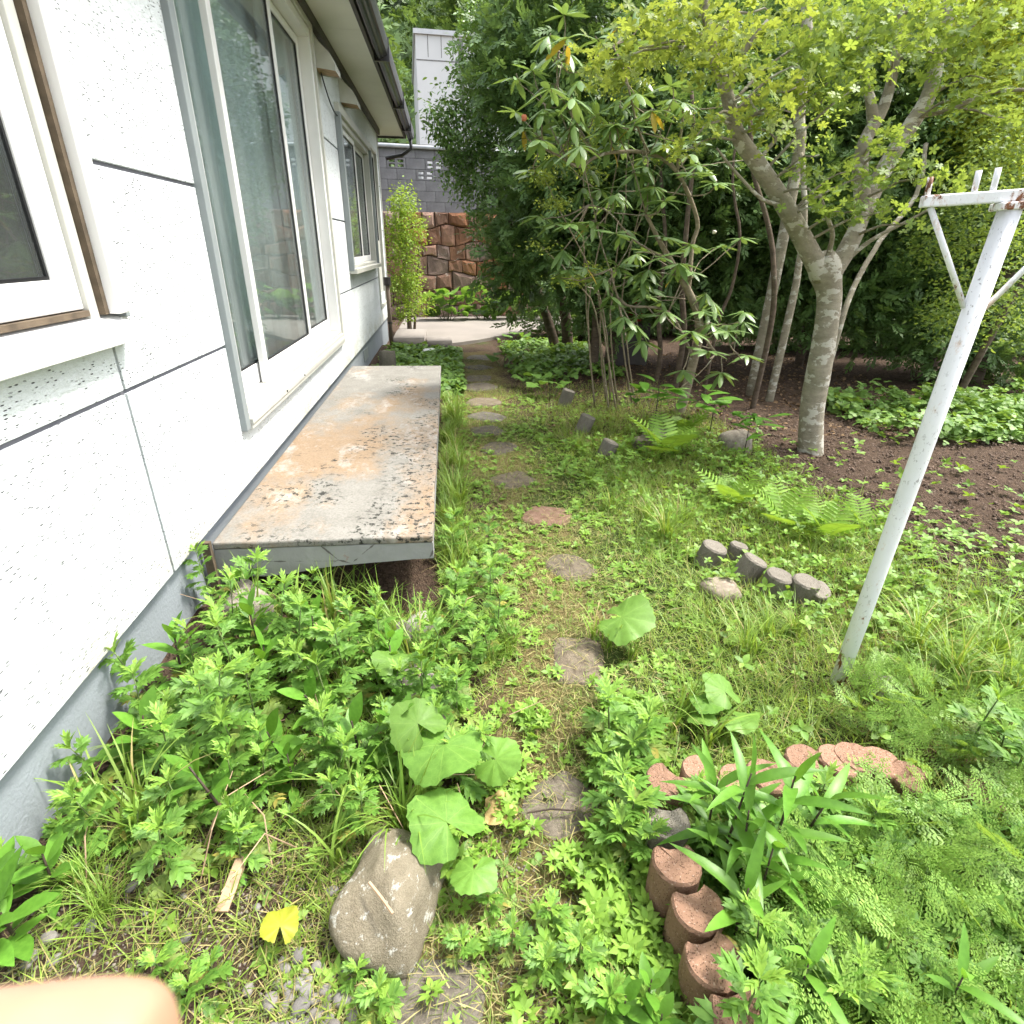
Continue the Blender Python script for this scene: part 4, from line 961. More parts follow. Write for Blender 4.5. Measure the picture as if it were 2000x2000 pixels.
def fuki_leaf(seed, n=40, lobes=0.0):
    """round kidney leaf, stalk at the origin in a notch, toothed rim, shallow ribs"""
    r = np.random.default_rng(seed); rows = [0.0, 0.35, 0.7, 0.9, 1.0]; V = [(0, 0, 0)]; F = []
    ph = r.uniform(0, 6.28)
    for ri, q in enumerate(rows[1:]):
        for i in range(n):
            a = -math.pi + 0.10 * math.pi + (2 * math.pi - 0.20 * math.pi) * i / (n - 1)   # measured from +Y, notch at -Y
            rad = 0.5 * (1 + 0.10 * math.cos(a)) * (1 - 0.16 * math.exp(-((abs(a) - math.pi) / 0.35) ** 2))
            if q > 0.85: rad *= 1 + (0.035 if i % 2 else -0.02) + lobes * math.cos(5 * a)
            rad *= 1 + 0.06 * math.sin(3 * a + ph) + 0.05 * math.sin(5 * a + 2 * ph)
            rr = rad * q
            z = 0.022 * math.cos(9 * a + ph) * q * q - 0.16 * q * q * 0.5 + (0.07 * math.sin(2 * a + ph) + 0.05 * math.sin(3 * a + 3 * ph)) * q * q + (0.015 if (i % 5 == 0) else 0) * q
            V.append((rr * math.sin(a), rr * math.cos(a), z))
    for i in range(n - 1): F.append((0, 1 + i + 1, 1 + i))
    for k in range(len(rows) - 2):
        a0, b0 = 1 + k * n, 1 + (k + 1) * n
        for i in range(n - 1): F += [(a0 + i, a0 + i + 1, b0 + i), (a0 + i + 1, b0 + i + 1, b0 + i)]
    return np.array(V), np.array(F)
LEAF_MUG = [mesh_np("leaf", *mug_leaf(s), MT['mug'], False) for s in range(4)]
LEAF_MUGTOP = [mesh_np("leaf", *mug_leaf(20 + s, True), MT['mugtop'], False) for s in range(3)]
LEAF_FUKI = [mesh_np("leaf", *fuki_leaf(s), MT['fuki'], True) for s in range(4)]
LEAF_FUKIY = [mesh_np("leaf", *fuki_leaf(9), MT['fukiy'], True)]
LEAF_FUKID = [mesh_np("leaf", *fuki_leaf(s, 26), MT['fukid'], True) for s in range(3)]
LEAF_LANCE = [mesh_np("leaf", *strip([0, .08, .25, .45, .65, .85, 1.0], [.012, .04, .085, .095, .08, .045, 0], d, .35), MT['lance'], True) for d in (0.15, 0.4, 0.65)]
LEAF_OVAL = [mesh_np("leaf", *strip([0, .1, .3, .5, .7, .88, 1.0], [.01, .09, .17, .20, .16, .08, 0], d, .2), MT['lance'], True) for d in (0.1, 0.3)]
LEAF_RHODO = [mesh_np("leaf", *strip([0, .08, .22, .45, .68, .88, 1.0], [.012, .05, .10, .135, .125, .07, 0], d, -.25), MT['rhodo'], True) for d in (0.12, 0.3, 0.5)]
LEAF_RHODOY = [mesh_np("leaf", *strip([0, .08, .22, .45, .68, .88, 1.0], [.012, .05, .10, .13, .12, .07, 0], 0.3, -.2), MT['rhodoy'], True)]

def grow(name, loc, rz, scale, proto, label, cat, group=None, tilt=(0, 0)):
    """one plant: an empty at its foot, a stem and one object per leaf"""
    e = empty(name, loc, rz, scale); e.rotation_euler = (tilt[0], tilt[1], rz)
    tag(e, label, cat, group)
    if proto['stem'] is not None: link("stem", proto['stem'], e)
    for me, p, r, s in proto['leaves']: link("leaf", me, e, p, r, s)
    return e
def proto_mug(h, n, seed, top=6):
    r = np.random.default_rng(seed); lean = r.uniform(-.1, .1, 2) * h
    pts = [(lean[0] * t * t, lean[1] * t * t, h * t - 0.02) for t in np.linspace(0, 1, 5)]
    L = []
    for i in range(n):
        t = 0.22 + 0.70 * i / (n - 1); a = i * 2.4 + r.uniform(-.3, .3)
        s = (0.125 - 0.05 * t) * r.uniform(0.85, 1.2); ti = math.radians(5 + 40 * t * t + r.uniform(-14, 14))
        p = (lean[0] * t * t, lean[1] * t * t, h * t - 0.02)
        L.append((LEAF_MUG[r.integers(4) if t > .42 else r.integers(3, 6)], p, (ti, r.uniform(-.3, .3), a), s))
    for i in range(top):
        a = i * 2.4 + 0.7; t = 1.0
        L.append((LEAF_MUGTOP[r.integers(3)], (lean[0], lean[1], h - 0.025 + 0.006 * (i % 3)), (math.radians(r.uniform(32, 66)), 0, a), r.uniform(0.06, 0.085)))
    return {'stem': MB().tube(pts, [.0038, .0036, .003, .0025, .0016], 6).mesh("stem", MT['stem'], True), 'leaves': L}
MT['mugdull'] = leaf_mat("dull_mugwort_leaf", (0.085, 0.150, 0.030), (0.165, 0.225, 0.045), 0.6, 0.3, old=(0.30, 0.27, 0.06), oldfrac=0.12)
LEAF_MUG += [mesh_np("leaf", *mug_leaf(60 + s_), MT['mugdull'], False) for s_ in range(2)]
MUG = [proto_mug(0.34, 13, 1), proto_mug(0.28, 11, 2), proto_mug(0.40, 15, 3), proto_mug(0.22, 9, 4), proto_mug(0.15, 7, 5, 5), proto_mug(0.31, 12, 6)]
def lance_proto(h, n, seed, oval=False):
    r = np.random.default_rng(seed); L = []; src = LEAF_OVAL if oval else LEAF_LANCE
    for i in range(n):
        t = 0.30 + 0.70 * i / (n - 1); a = i * 2.4 + r.uniform(-.3, .3)
        s = (0.17 - 0.07 * abs(t - 0.6)) * r.uniform(0.8, 1.15) * (0.62 if oval else 1)
        L.append((src[r.integers(len(src))], (0, 0, h * t - .02), (math.radians(18 + 55 * t ** 3 + r.uniform(-12, 12)), r.uniform(-.2, .2), a), s))
    return {'stem': MB().tube([(0, 0, -.02), (0.004, 0.003, h * .5), (0, 0, h)], [.0042, .0036, .002], 6).mesh("stem", MT['darkstem'], True), 'leaves': L}
LANCE = [lance_proto(0.36, 13, 1), lance_proto(0.30, 11, 2), lance_proto(0.24, 10, 3)]
OVAL = [lance_proto(0.17, 9, 4, True), lance_proto(0.22, 10, 5, True)]
def fuki_plant(loc, leaves, label, src=None, group=None, cat="butterbur"):
    """leaves: (dx, dy, height, size, heading, pitch, roll, mesh)"""
    e = empty("butterbur", loc); tag(e, label, cat, group)
    for dx, dy, h, s, az, pt, rl, me in leaves:
        link("leaf", me, e, (dx, dy, h), (pt, rl, az), s)
        MB().tube([(dx * .25, dy * .25, -.02), (dx * .7, dy * .7, h * .6), (dx, dy, h - .002)], [.004 + s * .006, .003 + s * .006, .003 + s * .004], 6).build("leaf_stalk", MT['stem'], e, True)
    return e

GR = np.random.default_rng(21)
dv, df = fuki_leaf(31, 30, .10); dv[:, 2] = dv[:, 2] * .6 + .10 * np.sin(dv[:, 0] * 11) * np.cos(dv[:, 1] * 9 + 1) + .05 * np.sin(dv[:, 1] * 23)
tag(link("dry_leaf", mesh_np("dry_leaf", dv, df, leaf_mat("tan_dry_leaf", (.26, .18, .07), (.34, .25, .11), .8, .15), True), None, (DRY[0], DRY[1], .035), (.1, -.1, 1.0), .10), "crumpled tan dry leaf left of the sandy stepping stone", "dry leaf")
def near_rock(x, y, m=0.0):
    if (x - bx_) ** 2 / (0.12 + m) ** 2 + (y - by_ - 0.0) ** 2 / (0.17 + m) ** 2 < 1: return True
    if x < -0.06 and 2.22 < y < 6.32: return True
    for (sx0, sy0, a, b) in ST:
        if ((x - sx0) / (a * 0.9 + m)) ** 2 + ((y - sy0) / (b * 0.9 + m)) ** 2 < 1: return True
    return False
def poisson(x0, x1, y0, y1, n, dmin, ok, tries=6000):
    pts = []; k = 0
    while len(pts) < n and k < tries:
        k += 1; x, y = GR.uniform(x0, x1), GR.uniform(y0, y1)
        if near_rock(x, y, 0.02) or not ok(x, y): continue
        if all((x - a) ** 2 + (y - b) ** 2 > dmin * dmin for a, b in pts): pts.append((x, y))
    return pts
THK_TUFTS = []
ORD = ["first", "second", "third", "fourth", "fifth", "sixth", "seventh", "eighth", "ninth", "tenth", "eleventh", "twelfth"]
def rank(seq): us = sorted(q[0] for q in seq); return {q[0]: ORD[us.index(q[0])] for q in seq}
# mugwort thicket between the house and the path
thick = poisson(-1.0, 0.0, 1.0, 2.24, 92, 0.068, lambda x, y: y > 1.0 + 0.35 * max(0, x + 0.75) * 0.5 and (x < -0.12 or y > 1.22) and not ((x + 0.86) ** 2 + (y - 2.06) ** 2 < 0.12 ** 2) and not (abs(x + 0.19) < 0.09 and y < 1.25) and not ((x + 0.52) ** 2 + (y - 1.42) ** 2 < 0.10 ** 2))
for (x, y) in thick:
    tall = (1.0 if x < -0.35 else 0.85) * (0.62 if y > 1.92 and x > -0.8 else 1.0)
    q = MUG[GR.integers(6)] if y > 1.2 else MUG[[1, 3, 4, 5][GR.integers(4)]]
    if y > 1.9: lb, g = "lobed-leaf mugwort stalk growing before the slab's front edge", "mugwort stalks before the slab"
    elif x < -0.62: lb, g = "lobed-leaf mugwort stalk crowded against the house foundation", "mugwort stalks along the foundation"
    elif y < 1.3: lb, g = "lobed-leaf mugwort stalk at the near rim of the thicket behind the boulder", "mugwort stalks at the thicket's near rim"
    else: lb, g = "lobed-leaf mugwort stalk in the middle of the thicket left of the path", "mugwort stalks in the thicket"
    grow("mugwort", (x, y, float(gz(x, y))), GR.uniform(0, 6.28), (GR.uniform(0.55, 1.08) if y > 1.25 else GR.uniform(0.5, 0.85)) * tall, q, lb, "mugwort", g, (GR.normal(0, .17), GR.normal(0, .17)))
for k, (x, y) in enumerate(poisson(-0.95, -0.1, 1.05, 2.15, 30, 0.12, lambda x, y: True)):
    if k % 2: grow("leafy_weed", (x, y, float(gz(x, y))), GR.uniform(0, 6.28), GR.uniform(.8, 1.3), OVAL[k % 4 // 2], "oval-leaved weed mixed into the mugwort thicket", "weed", "oval-leaved weeds in the thicket", (GR.normal(0, .2), GR.normal(0, .2)))
    else: THK_TUFTS.append((x, y))
for (x, y) in poisson(-0.04, 0.20, 1.75, 2.95, 20, 0.085, lambda x, y: True):
    grow("mugwort", (x, y, float(gz(x, y))), GR.uniform(0, 6.28), GR.uniform(0.65, 0.95), MUG[[1, 3, 4][GR.integers(3)]], "lobed-leaf mugwort growing by the slab's near right corner", "mugwort", "mugwort stalks beside the slab corner", (GR.normal(0, .1), GR.normal(0, .1)))
CM = [(1190, 1440, 1.1), (1225, 1490, 1.1), (1250, 1455, 1.0), (1180, 1500, .9), (1235, 1600, 1.15), (1215, 1640, 1.0), (1255, 1660, .95), (1200, 1570, .9)]
for (u, v, s) in CM:
    p = at(u, v, z=0.06); grow("mugwort", (p[0], p[1], 0), GR.uniform(0, 6.28), s, MUG[[3, 4][GR.integers(2)]], rank(CM)[u] + " from left of the short mugworts outside the red edging corner", "mugwort", "mugwort at the edging corner")
BM_ = [(1360, 1560, .8), (1600, 1560, 1.0), (1700, 1600, 1.0), (1560, 1860, 1.0), (1500, 1930, 1.0), (1620, 1960, 1.1), (1450, 1990, 1.0), (1690, 1920, 1.0), (1480, 1850, .9), (1960, 1460, 1.0), (1900, 1440, 1.0), (1980, 1520, 1.1)]
for (u, v, s) in BM_:
    p = at(u, v, z=0.12); grow("mugwort", (p[0], p[1], .04), GR.uniform(0, 6.28), s, MUG[[3, 4, 1][GR.integers(3)]], rank(BM_)[u] + " mugwort from the left inside the red-edged weed bed", "mugwort", "mugwort in the red-edged bed")
for (u, v, s) in [(880, 1960, .6), (780, 1900, .55), (740, 1960, .6), (700, 1900, .5), (1000, 1840, .6), (1080, 1790, .6), (1130, 1880, .7), (1060, 1900, .6), (960, 1760, .5), (330, 1930, .6), (385, 1960, .6), (420, 1920, .5), (1180, 1990, .8), (60, 1800, .7), (900, 1850, .5), (1260, 1980, .7)]:
    p = at(u, v, z=0.03)
    if not near_rock(p[0], p[1]): grow("mugwort", (p[0], p[1], float(gz(p[0], p[1]))), GR.uniform(0, 6.28), s, MUG[4], "tiny mugwort seedling among the foreground turf", "mugwort", "mugwort seedlings in the foreground")
for (u, v, s) in [(20, 1790, 1.0), (45, 1850, 1.0), (15, 1880, .9), (120, 1740, .9)]:
    p = at(u, v, z=0.15); grow("leafy_weed", (p[0], p[1], float(gz(p[0], p[1]))), GR.uniform(0, 6.28), s, OVAL[GR.integers(2)], "broad-leaved weed at the foot of the foundation near the lower left corner", "weed", "weeds in the lower left corner")

# lance-leaved plants in the red-edged bed
LP_ = [(1405, 1690, 1.0, 0), (1440, 1750, .95, 1), (1500, 1720, 1.05, 0), (1380, 1660, .9, 1), (1560, 1660, .95, 2), (1430, 1850, .95, 2), (1470, 1790, .85, 1), (1545, 1840, .6, 2), (1540, 1980, .8, 2), (1830, 2000, .72, 2)]
for (u, v, s, k) in LP_:
    p = at(u, v, z=0.03); grow("lance_leaf_plant", (p[0], p[1], 0.03), GR.uniform(0, 6.28), s, LANCE[k], rank(LP_)[u] + " from left of the lance-leaved plants in the red-edged bed" if u < 1700 else "lone lance-leaved plant at the lower right among fine leaves", "leafy plant", "lance-leaved plants in the red-edged bed" if u < 1700 else None, (GR.normal(0, .08), GR.normal(0, .08)))
for (u, v, s, k) in [(1215, 1985, .75, 0), (1262, 1965, .7, 1), (1285, 2015, .7, 0)]:
    p = at(u, v, z=0.05); grow("toothed_leaf_plant", (p[0], p[1], 0.0), GR.uniform(0, 6.28), s, OVAL[k], "bright broad-leaved plant outside the lowest red edging blocks", "leafy plant", "leafy plants beside the lowest edging blocks")

# butterbur
A_ = math.atan2
def fk(u, v, h): p = at(u, v, z=h); return p[0], p[1]
def fuki_at(u, v, h, s, az, pt, rl, label, me, extra=()):
    x, y = fk(u, v, h); base = (x - 0.03, y + 0.05, float(gz(x, y)))
    lv = [(0.03, -0.05, h - base[2], s, az, pt, rl, me)]
    for (u2, v2, h2, s2, a2, p2, r2, m2) in extra:
        x2, y2 = fk(u2, v2, h2); lv.append((x2 - base[0], y2 - base[1], h2 - base[2], s2, a2, p2, r2, m2))
    return fuki_plant(base, lv, label)
fuki_at(1215, 1205, 0.16, 0.235, -2.2, 0.25, 0.35, "single large round butterbur leaf over the grass path", LEAF_FUKI[0])
fuki_at(868, 1455, 0.22, 0.235, 2.9, 0.1, 0.1, "butterbur with three big pale leaves in the thicket's right side", LEAF_FUKI[1], [(815, 1412, 0.24, 0.17, 0.6, 0.2, -0.1, LEAF_FUKI[2]), (968, 1482, 0.17, 0.15, -2.0, 0.3, 0.3, LEAF_FUKI[3])])
fuki_at(872, 1606, 0.17, 0.20, 0.7, 0.1, 0.05, "bright butterbur leaf with a notch behind the boulder", LEAF_FUKI[2], [(868, 1650, .12, .07, -2.4, .3, 0, LEAF_FUKI[0])])
fuki_at(925, 1700, 0.10, 0.12, 2.9, 0.15, 0.1, "small butterbur leaf right of the boulder", LEAF_FUKI[3])
fuki_at(547, 1808, 0.10, 0.085, 0.2, 0.1, 0.1, "small yellow kidney-shaped leaf left of the boulder", LEAF_FUKIY[0])
fuki_at(765, 1290, 0.22, 0.13, 0.5, 0.1, 0.1, "round butterbur leaf among mugwort in the mid thicket", LEAF_FUKI[1])
fuki_at(1415, 1350, 0.12, 0.15, 0.4, 0.3, 0.2, "leafy low butterbur right of the path, before the edging", LEAF_FUKI[2], [(1385, 1370, .10, .12, 2.2, .2, .1, LEAF_FUKI[0]), (1440, 1400, .09, .13, -2.6, .3, 0, LEAF_FUKI[1]), (1370, 1400, .08, .10, 2.8, .3, .2, LEAF_FUKI[3])])
for n_, (u, v, s) in enumerate([(1010, 650, .2), (985, 690, .22), (1075, 745, .2), (1040, 730, .17)]):
    p = at(u, v, z=.2); fuki_plant((p[0], p[1], 0), [(0, 0, .2, s * 1.3, 2.6, .25, 0, LEAF_FUKI[n_ % 4]), (.16, .1, .16, s, -2.2, .3, .2, LEAF_FUKI[(n_ + 1) % 4]), (-.15, .12, .14, s, 2.0, .2, -.2, LEAF_FUKI[(n_ + 2) % 4])],
               ["butterbur clump by the yard's edge, right of the path", "butterbur clump hanging over the far stepping stones", "butterbur with a bright leaf in shade right of the path", "low butterbur left of the shaded bright leaf"][n_])
# clumps along the foot of the retaining wall
for n_, (u, w, lb) in enumerate([(872, 18, "left butterbur clump under the red stone wall"), (942, 20, "middle butterbur clump under the red stone wall"), (1015, 10, "butterbur clump under the wall beside the leaning trunk"), (1060, 8, "butterbur clump seen right of the leaning trunks")]):
    b0 = at(u, 590, y=13.55 + 0.1 * n_); lv = []
    for i in range(w):
        dx = GR.uniform(-.42, .42); dy = GR.uniform(-.3, .1); h = GR.uniform(0.15, 0.75) * (1 - 0.5 * abs(dx))
        lv.append((dx, dy, h, GR.uniform(.26, .40), GR.uniform(2.2, 4.0), GR.uniform(.3, .8), GR.uniform(-.3, .3), LEAF_FUKID[GR.integers(3)]))
    fuki_plant((b0[0], b0[1], 0.05), lv, lb)

# grass tufts
def tuft_mesh(n, L, W, seed, arch=1.0):
    r = np.random.default_rng(seed); parts = []
    for i in range(n):
        l = L * r.uniform(.55, 1.1); a = r.uniform(0, 6.28); lean = r.uniform(.15, 1.0) * arch; k = 6; V = []; F = []
        bx, by = r.normal(0, .018, 2)
        for j in range(k + 1):
            t = j / k; out = lean * l * t * t * 0.75 + 0.12 * l * t; up = l * t * (1 - 0.42 * lean * t * t)
            w = W * (1 - t ** 2.2) + 1e-4; cx, cy = bx + math.sin(a) * out, by + math.cos(a) * out
            V += [(cx - math.cos(a) * w, cy + math.sin(a) * w, up - .01), (cx + math.cos(a) * w, cy - math.sin(a) * w, up - .01)]
            if j < k: F += [(2 * j, 2 * j + 1, 2 * j + 3), (2 * j, 2 * j + 3, 2 * j + 2)]
        parts.append((np.array(V), np.array(F)))
    return mesh_np("grass_tuft", *join_np(parts), MT['grass'], True)
TUFT = [tuft_mesh(70, .34, .0030, 1), tuft_mesh(50, .28, .0026, 2), tuft_mesh(26, .30, .0036, 3, .8), tuft_mesh(90, .22, .0018, 4, 1.2), tuft_mesh(14, .26, .0038, 5, 1.2)]
TF = [(1300, 1050, 0, 1.1, "arching grass tuft left of the grey edging posts"), (1265, 1010, 1, 1.0, "arching grass tuft left of the grey edging posts"), (1330, 1020, 1, 1.0, "arching grass tuft left of the grey edging posts"),
      (1190, 1260, 4, 1.0, "broad-bladed grass tuft below the single round leaf"), (1160, 1240, 4, .9, "broad-bladed grass tuft below the single round leaf"), (1235, 1280, 2, .6, "broad-bladed grass tuft below the single round leaf"),
      (1500, 1240, 1, .9, "flattened grass tuft left of the white post's foot"), (1460, 1270, 1, .9, "flattened grass tuft left of the white post's foot"), (1550, 1230, 0, .7, "flattened grass tuft left of the white post's foot"),
      (1860, 1320, 0, 1.15, "big pale grass tuft right of the white post's foot"), (1790, 1270, 0, 1.0, "big pale grass tuft right of the white post's foot"), (1930, 1290, 0, 1.1, "big pale grass tuft right of the white post's foot"), (1970, 1360, 0, 1.1, "big pale grass tuft right of the white post's foot"), (1890, 1370, 1, 1.1, "big pale grass tuft right of the white post's foot"), (1800, 1360, 1, 1.0, "big pale grass tuft right of the white post's foot"),
      (1310, 1420, 4, 1.0, "loose grass tuft behind the red edging corner"), (1380, 1450, 4, 1.0, "loose grass tuft behind the red edging corner"), (1340, 1380, 2, .8, "loose grass tuft behind the red edging corner"),
      (650, 1190, 2, 1.1, "wiry grass tuft under the slab's front edge"), (700, 1160, 4, 1.3, "wiry grass tuft under the slab's front edge"), (740, 1200, 2, 1.0, "wiry grass tuft under the slab's front edge"),
      (870, 1010, 3, 1.0, "fresh grass tuft along the slab's long right edge"), (880, 960, 3, 1.1, "fresh grass tuft along the slab's long right edge"), (885, 1060, 1, .9, "fresh grass tuft along the slab's long right edge"), (905, 1090, 3, 1.1, "fresh grass tuft along the slab's long right edge"), (870, 910, 3, 1.0, "fresh grass tuft along the slab's long right edge"), (872, 860, 3, 1.0, "fresh grass tuft along the slab's long right edge"), (874, 820, 3, .9, "fresh grass tuft along the slab's long right edge"), (895, 1000, 1, .9, "fresh grass tuft along the slab's long right edge"), (870, 780, 3, .9, "fresh grass tuft along the slab's long right edge"), (868, 750, 3, .9, "fresh grass tuft along the slab's long right edge"),
      (970, 1210, 3, .9, "fine bright grass patch between thicket and path"), (990, 1260, 3, .9, "fine bright grass patch between thicket and path"), (960, 1290, 3, .8, "fine bright grass patch between thicket and path"),
      (1150, 930, 1, .7, "short grass tuft on the path's shady right side"), (1210, 940, 1, .8, "short grass tuft on the path's shady right side"), (1190, 990, 1, .8, "short grass tuft on the path's shady right side"), (1250, 970, 1, .8, "short grass tuft on the path's shady right side"), (1130, 870, 1, .7, "short grass tuft on the path's shady right side"),
      (190, 1790, 3, .8, "wiry grass tuft on bare soil near the lower left corner"), (230, 1830, 3, .7, "wiry grass tuft on bare soil near the lower left corner"), (150, 1640, 4, .9, "thin grass tuft against the foundation paint"), (300, 1690, 4, .9, "long-bladed grass tuft at the thicket's lower left"), (350, 1660, 4, .8, "long-bladed grass tuft at the thicket's lower left")]
for (u, v, k, s, lb) in TF:
    p = at(u, v, z=0.03); x, y = float(p[0]), float(p[1])
    if x < -1.0: x = -0.99
    tag(link("grass_tuft", TUFT[k], None, (x, y, float(gz(x, y))), (0, 0, GR.uniform(0, 6.28)), s * GR.uniform(.85, 1.1)), lb, "grass tuft", lb + "s")

for (x, y) in THK_TUFTS:
    tag(link("grass_tuft", TUFT[[2, 4, 1][int(x * 100) % 3]], None, (x, y, float(gz(x, y))), (0, 0, GR.uniform(0, 6.28)), GR.uniform(.9, 1.3)), "grass tuft poking out of the mugwort thicket", "grass tuft", "grass tufts in the thicket")
for k in range(22):
    y = 2.35 + k * .17; x = -.045 + GR.uniform(-.02, .10)
    tag(link("grass_tuft", TUFT[[3, 1, 0, 3][k % 4]], None, (x, y, float(gz(x, y))), (0, 0, GR.uniform(0, 6.28)), GR.uniform(.75, 1.15)), "fresh grass tuft along the slab's long right edge", "grass tuft", "fresh grass tuft along the slab's long right edges")
DEAD = []
for k in range(26):
    x, y = GR.uniform(-.95, .15), GR.uniform(.85, 2.2)
    if near_rock(x, y, .03): continue
    a_, l_ = GR.uniform(0, 6.28), GR.uniform(.12, .32); z_ = float(gz(x, y))
    pts_ = [(x, y, z_ - .01), (x + .25 * l_ * math.cos(a_), y + .25 * l_ * math.sin(a_), z_ + .45 * l_), (x + .75 * l_ * math.cos(a_ + .3), y + .75 * l_ * math.sin(a_ + .3), z_ + .55 * l_ * GR.uniform(.3, 1.2))]
    tag(MB().tube(pts_, [.0022, .0018, .001], 5).build("dead_stalk", MT['wood']), "thin dead straw-coloured stalk in the weeds left of the path", "dead stalk", "dead stalks in the weeds")
# ferns
def fern_proto(nf, L, seed):
    r = np.random.default_rng(seed); out = []
    pin = strip([0, .35, .75, 1], [.06, .13, .09, 0], .1, .1)
    parts = []
    for j in range(13):
        t = .12 + .86 * j / 12; l = .30 * math.sin(math.pi * min(1, .18 + t * .86)) + .02
        for s in (-1, 1): parts.append(xf(pin, -s * math.radians(72), l, (0, t, -.35 * t * t), 0, l * .75))
    parts.append(strip([0, .5, 1], [.008, .006, 0], .35, 0))
    return mesh_np("frond", *join_np(parts), MT['fern'])
FR = fern_proto(1, 1, 1)
for (u, v, n_, L, lb) in [(1300, 880, 8, .48, "bright fern with upright fronds under the rhododendron"), (1335, 850, 5, .34, "smaller fern right of the bright fern"), (1430, 985, 6, .34, "fern on the bare bank before the tree"), (1530, 1030, 6, .36, "fern in weeds above the grey edging posts"), (1610, 1060, 6, .34, "fern between the edging posts and the white post"), (1680, 1040, 4, .26, "small fern just left of the white post")]:
    p = at(u, v, z=.03); e = empty("fern", (p[0], p[1], float(gz(p[0], p[1])))); tag(e, lb, "fern")
    for i in range(n_): link("frond", FR, e, (0, 0, .01), (math.radians(GR.uniform(30, 66)), 0, i * 6.28 / n_ + GR.uniform(-.3, .3)), L * GR.uniform(.8, 1.1))
# peony-like leafy plants in the half shade
for (u, v, s, lb) in [(1275, 850, 1.6, "broad-leaved peony plant in front of the rhododendron stem"), (1385, 850, 1.3, "leaning broad-leaved plant right of the rhododendron stem"), (1450, 900, 1.2, "thin-stemmed broad-leaved plant near the dark rock")]:
    p = at(u, v, z=.03); q = lance_proto(.30, 16, int(u), True)
    q['leaves'] = [(me, (p_[0] + GR.uniform(-.12, .12), p_[1] + GR.uniform(-.1, .1), .17 + GR.uniform(0, .12)), (r_e[0] * .4, r_e[1], r_e[2]), s_ * 1.5) for me, p_, r_e, s_ in q['leaves']]
    grow("peony", (p[0], p[1], float(gz(p[0], p[1]))), 0, s, q, lb, "peony")

# ================================================================== GROUND COVER (nobody could count it)
def stuff(name, TP, P, R, S, mat, label, cat, smooth=False, parent=None):
    o = link(name, mesh_np(name, *scatter(TP, P, R, S), mat, smooth), parent)
    return tag(o, label, cat, None, 'stuff')
SR = np.random.default_rng(99)
def keep_free(x, y, margin=0.0):
    ok = (x > -1.07) & ~((x < -0.085) & (y > 2.26) & (y < 6.3)) & (y < 10.2)
    ok &= ~(((x - bx_) / 0.10) ** 2 + ((y - by_) / 0.15) ** 2 < 1)
    return ok
def stones_free(x, y, k=0.92):
    ok = np.ones(len(x), bool)
    for (a, b, ra, rb) in ST: ok &= ((x - a) / (ra * k)) ** 2 + ((y - b) / (rb * k)) ** 2 > 1
    return ok
def soil_bed(x, y): return smooth(2.05, 2.75, x + 0.2 * fbm(x, y, 2)) * smooth(2.0, 2.9, y + 0.2 * fbm(x, y, 2))
def sample(n, x0, x1, y0, y1, dens, clear=True, far=1.0, cover=0.10):
    """n points, thinned with distance because far ground is seen edge on"""
    x = SR.uniform(x0, x1, n); y = y0 + (y1 - y0) * SR.uniform(0, 1, n) ** far
    ok = keep_free(x, y) & (SR.uniform(0, 1, n) < dens(x, y))
    if clear: ok &= stones_free(x, y) | (SR.uniform(0, 1, n) < cover)
    x, y = x[ok], y[ok]; return np.stack([x, y, gz(x, y)], -1)
def pathd(x, y): return np.abs(x - np.interp(y, PATH_Y, PATH_X))
T_BLADE = strip([0, .4, .75, 1.0], [.5, .45, .3, 0.0], .28, 0.0); T_BLADE = (T_BLADE[0] * np.array([.07, 1, 1]), T_BLADE[1])
T_FLAT = (np.array([(-.035, 0, 0), (.035, 0, 0), (.03, .5, .06), (-.03, .5, .06), (0, 1, -.02)], float), np.array([(0, 1, 2), (0, 2, 3), (3, 2, 4)]))
def rosette(k, T, tilt, seed):
    r = np.random.default_rng(seed)
    return join_np([xf(T, i * 6.28 / k + r.uniform(-.3, .3), r.uniform(.75, 1.1), (0, 0, .15 + r.uniform(0, .25)), tilt + r.uniform(-.25, .25)) for i in range(k)])
T_OV = strip([0, .3, .65, 1.0], [.02, .24, .26, 0.0], .2, .2)
T_ROUND = strip([0, .15, .5, .85, 1.0], [.05, .38, .46, .28, .0], .12, .15)
T_LOBE = join_np([xf(strip([0, .5, 1], [.06, .22, 0], .2, .2), a, l, (0, .25, 0)) for a, l in ((0, .8), (.9, .65), (-.9, .65), (1.9, .4), (-1.9, .4))])
T_WEED = rosette(4, T_OV, .35, 1); T_CLOV = rosette(3, T_ROUND, .15, 2); T_PARS = rosette(4, T_LOBE, .45, 3)
# dry clippings strewn over the path
P = sample(90000, -0.35, 2.2, 0.35, 9.0, lambda x, y: np.exp(-(pathd(x, y) / .40) ** 2) * (.75 + .4 * fbm(x, y, 2)) + .55 * smooth(1.2, 1.9, x) * (1 - smooth(1.9, 2.6, y)), far=1.35, cover=0.55)
n = len(P); P[:, 2] += .004 + SR.uniform(0, .014, n) + .012 * ~stones_free(P[:, 0], P[:, 1])
stuff("grass_clippings", T_FLAT, P, rot_leaf(SR.uniform(0, 6.28, n), SR.normal(.05, .2, n), SR.normal(0, .4, n)), np.stack([SR.uniform(.02, .042, n), SR.uniform(.02, .075, n), SR.uniform(.03, .07, n)], -1), MT['straw'], "dry straw-coloured grass clippings strewn along the path", "clippings")
P = sample(9000, -1.0, .1, 0.5, 1.2, lambda x, y: .55 + .4 * fbm(x, y, 3)); n = len(P); P[:, 2] += .004 + SR.uniform(0, .01, n)
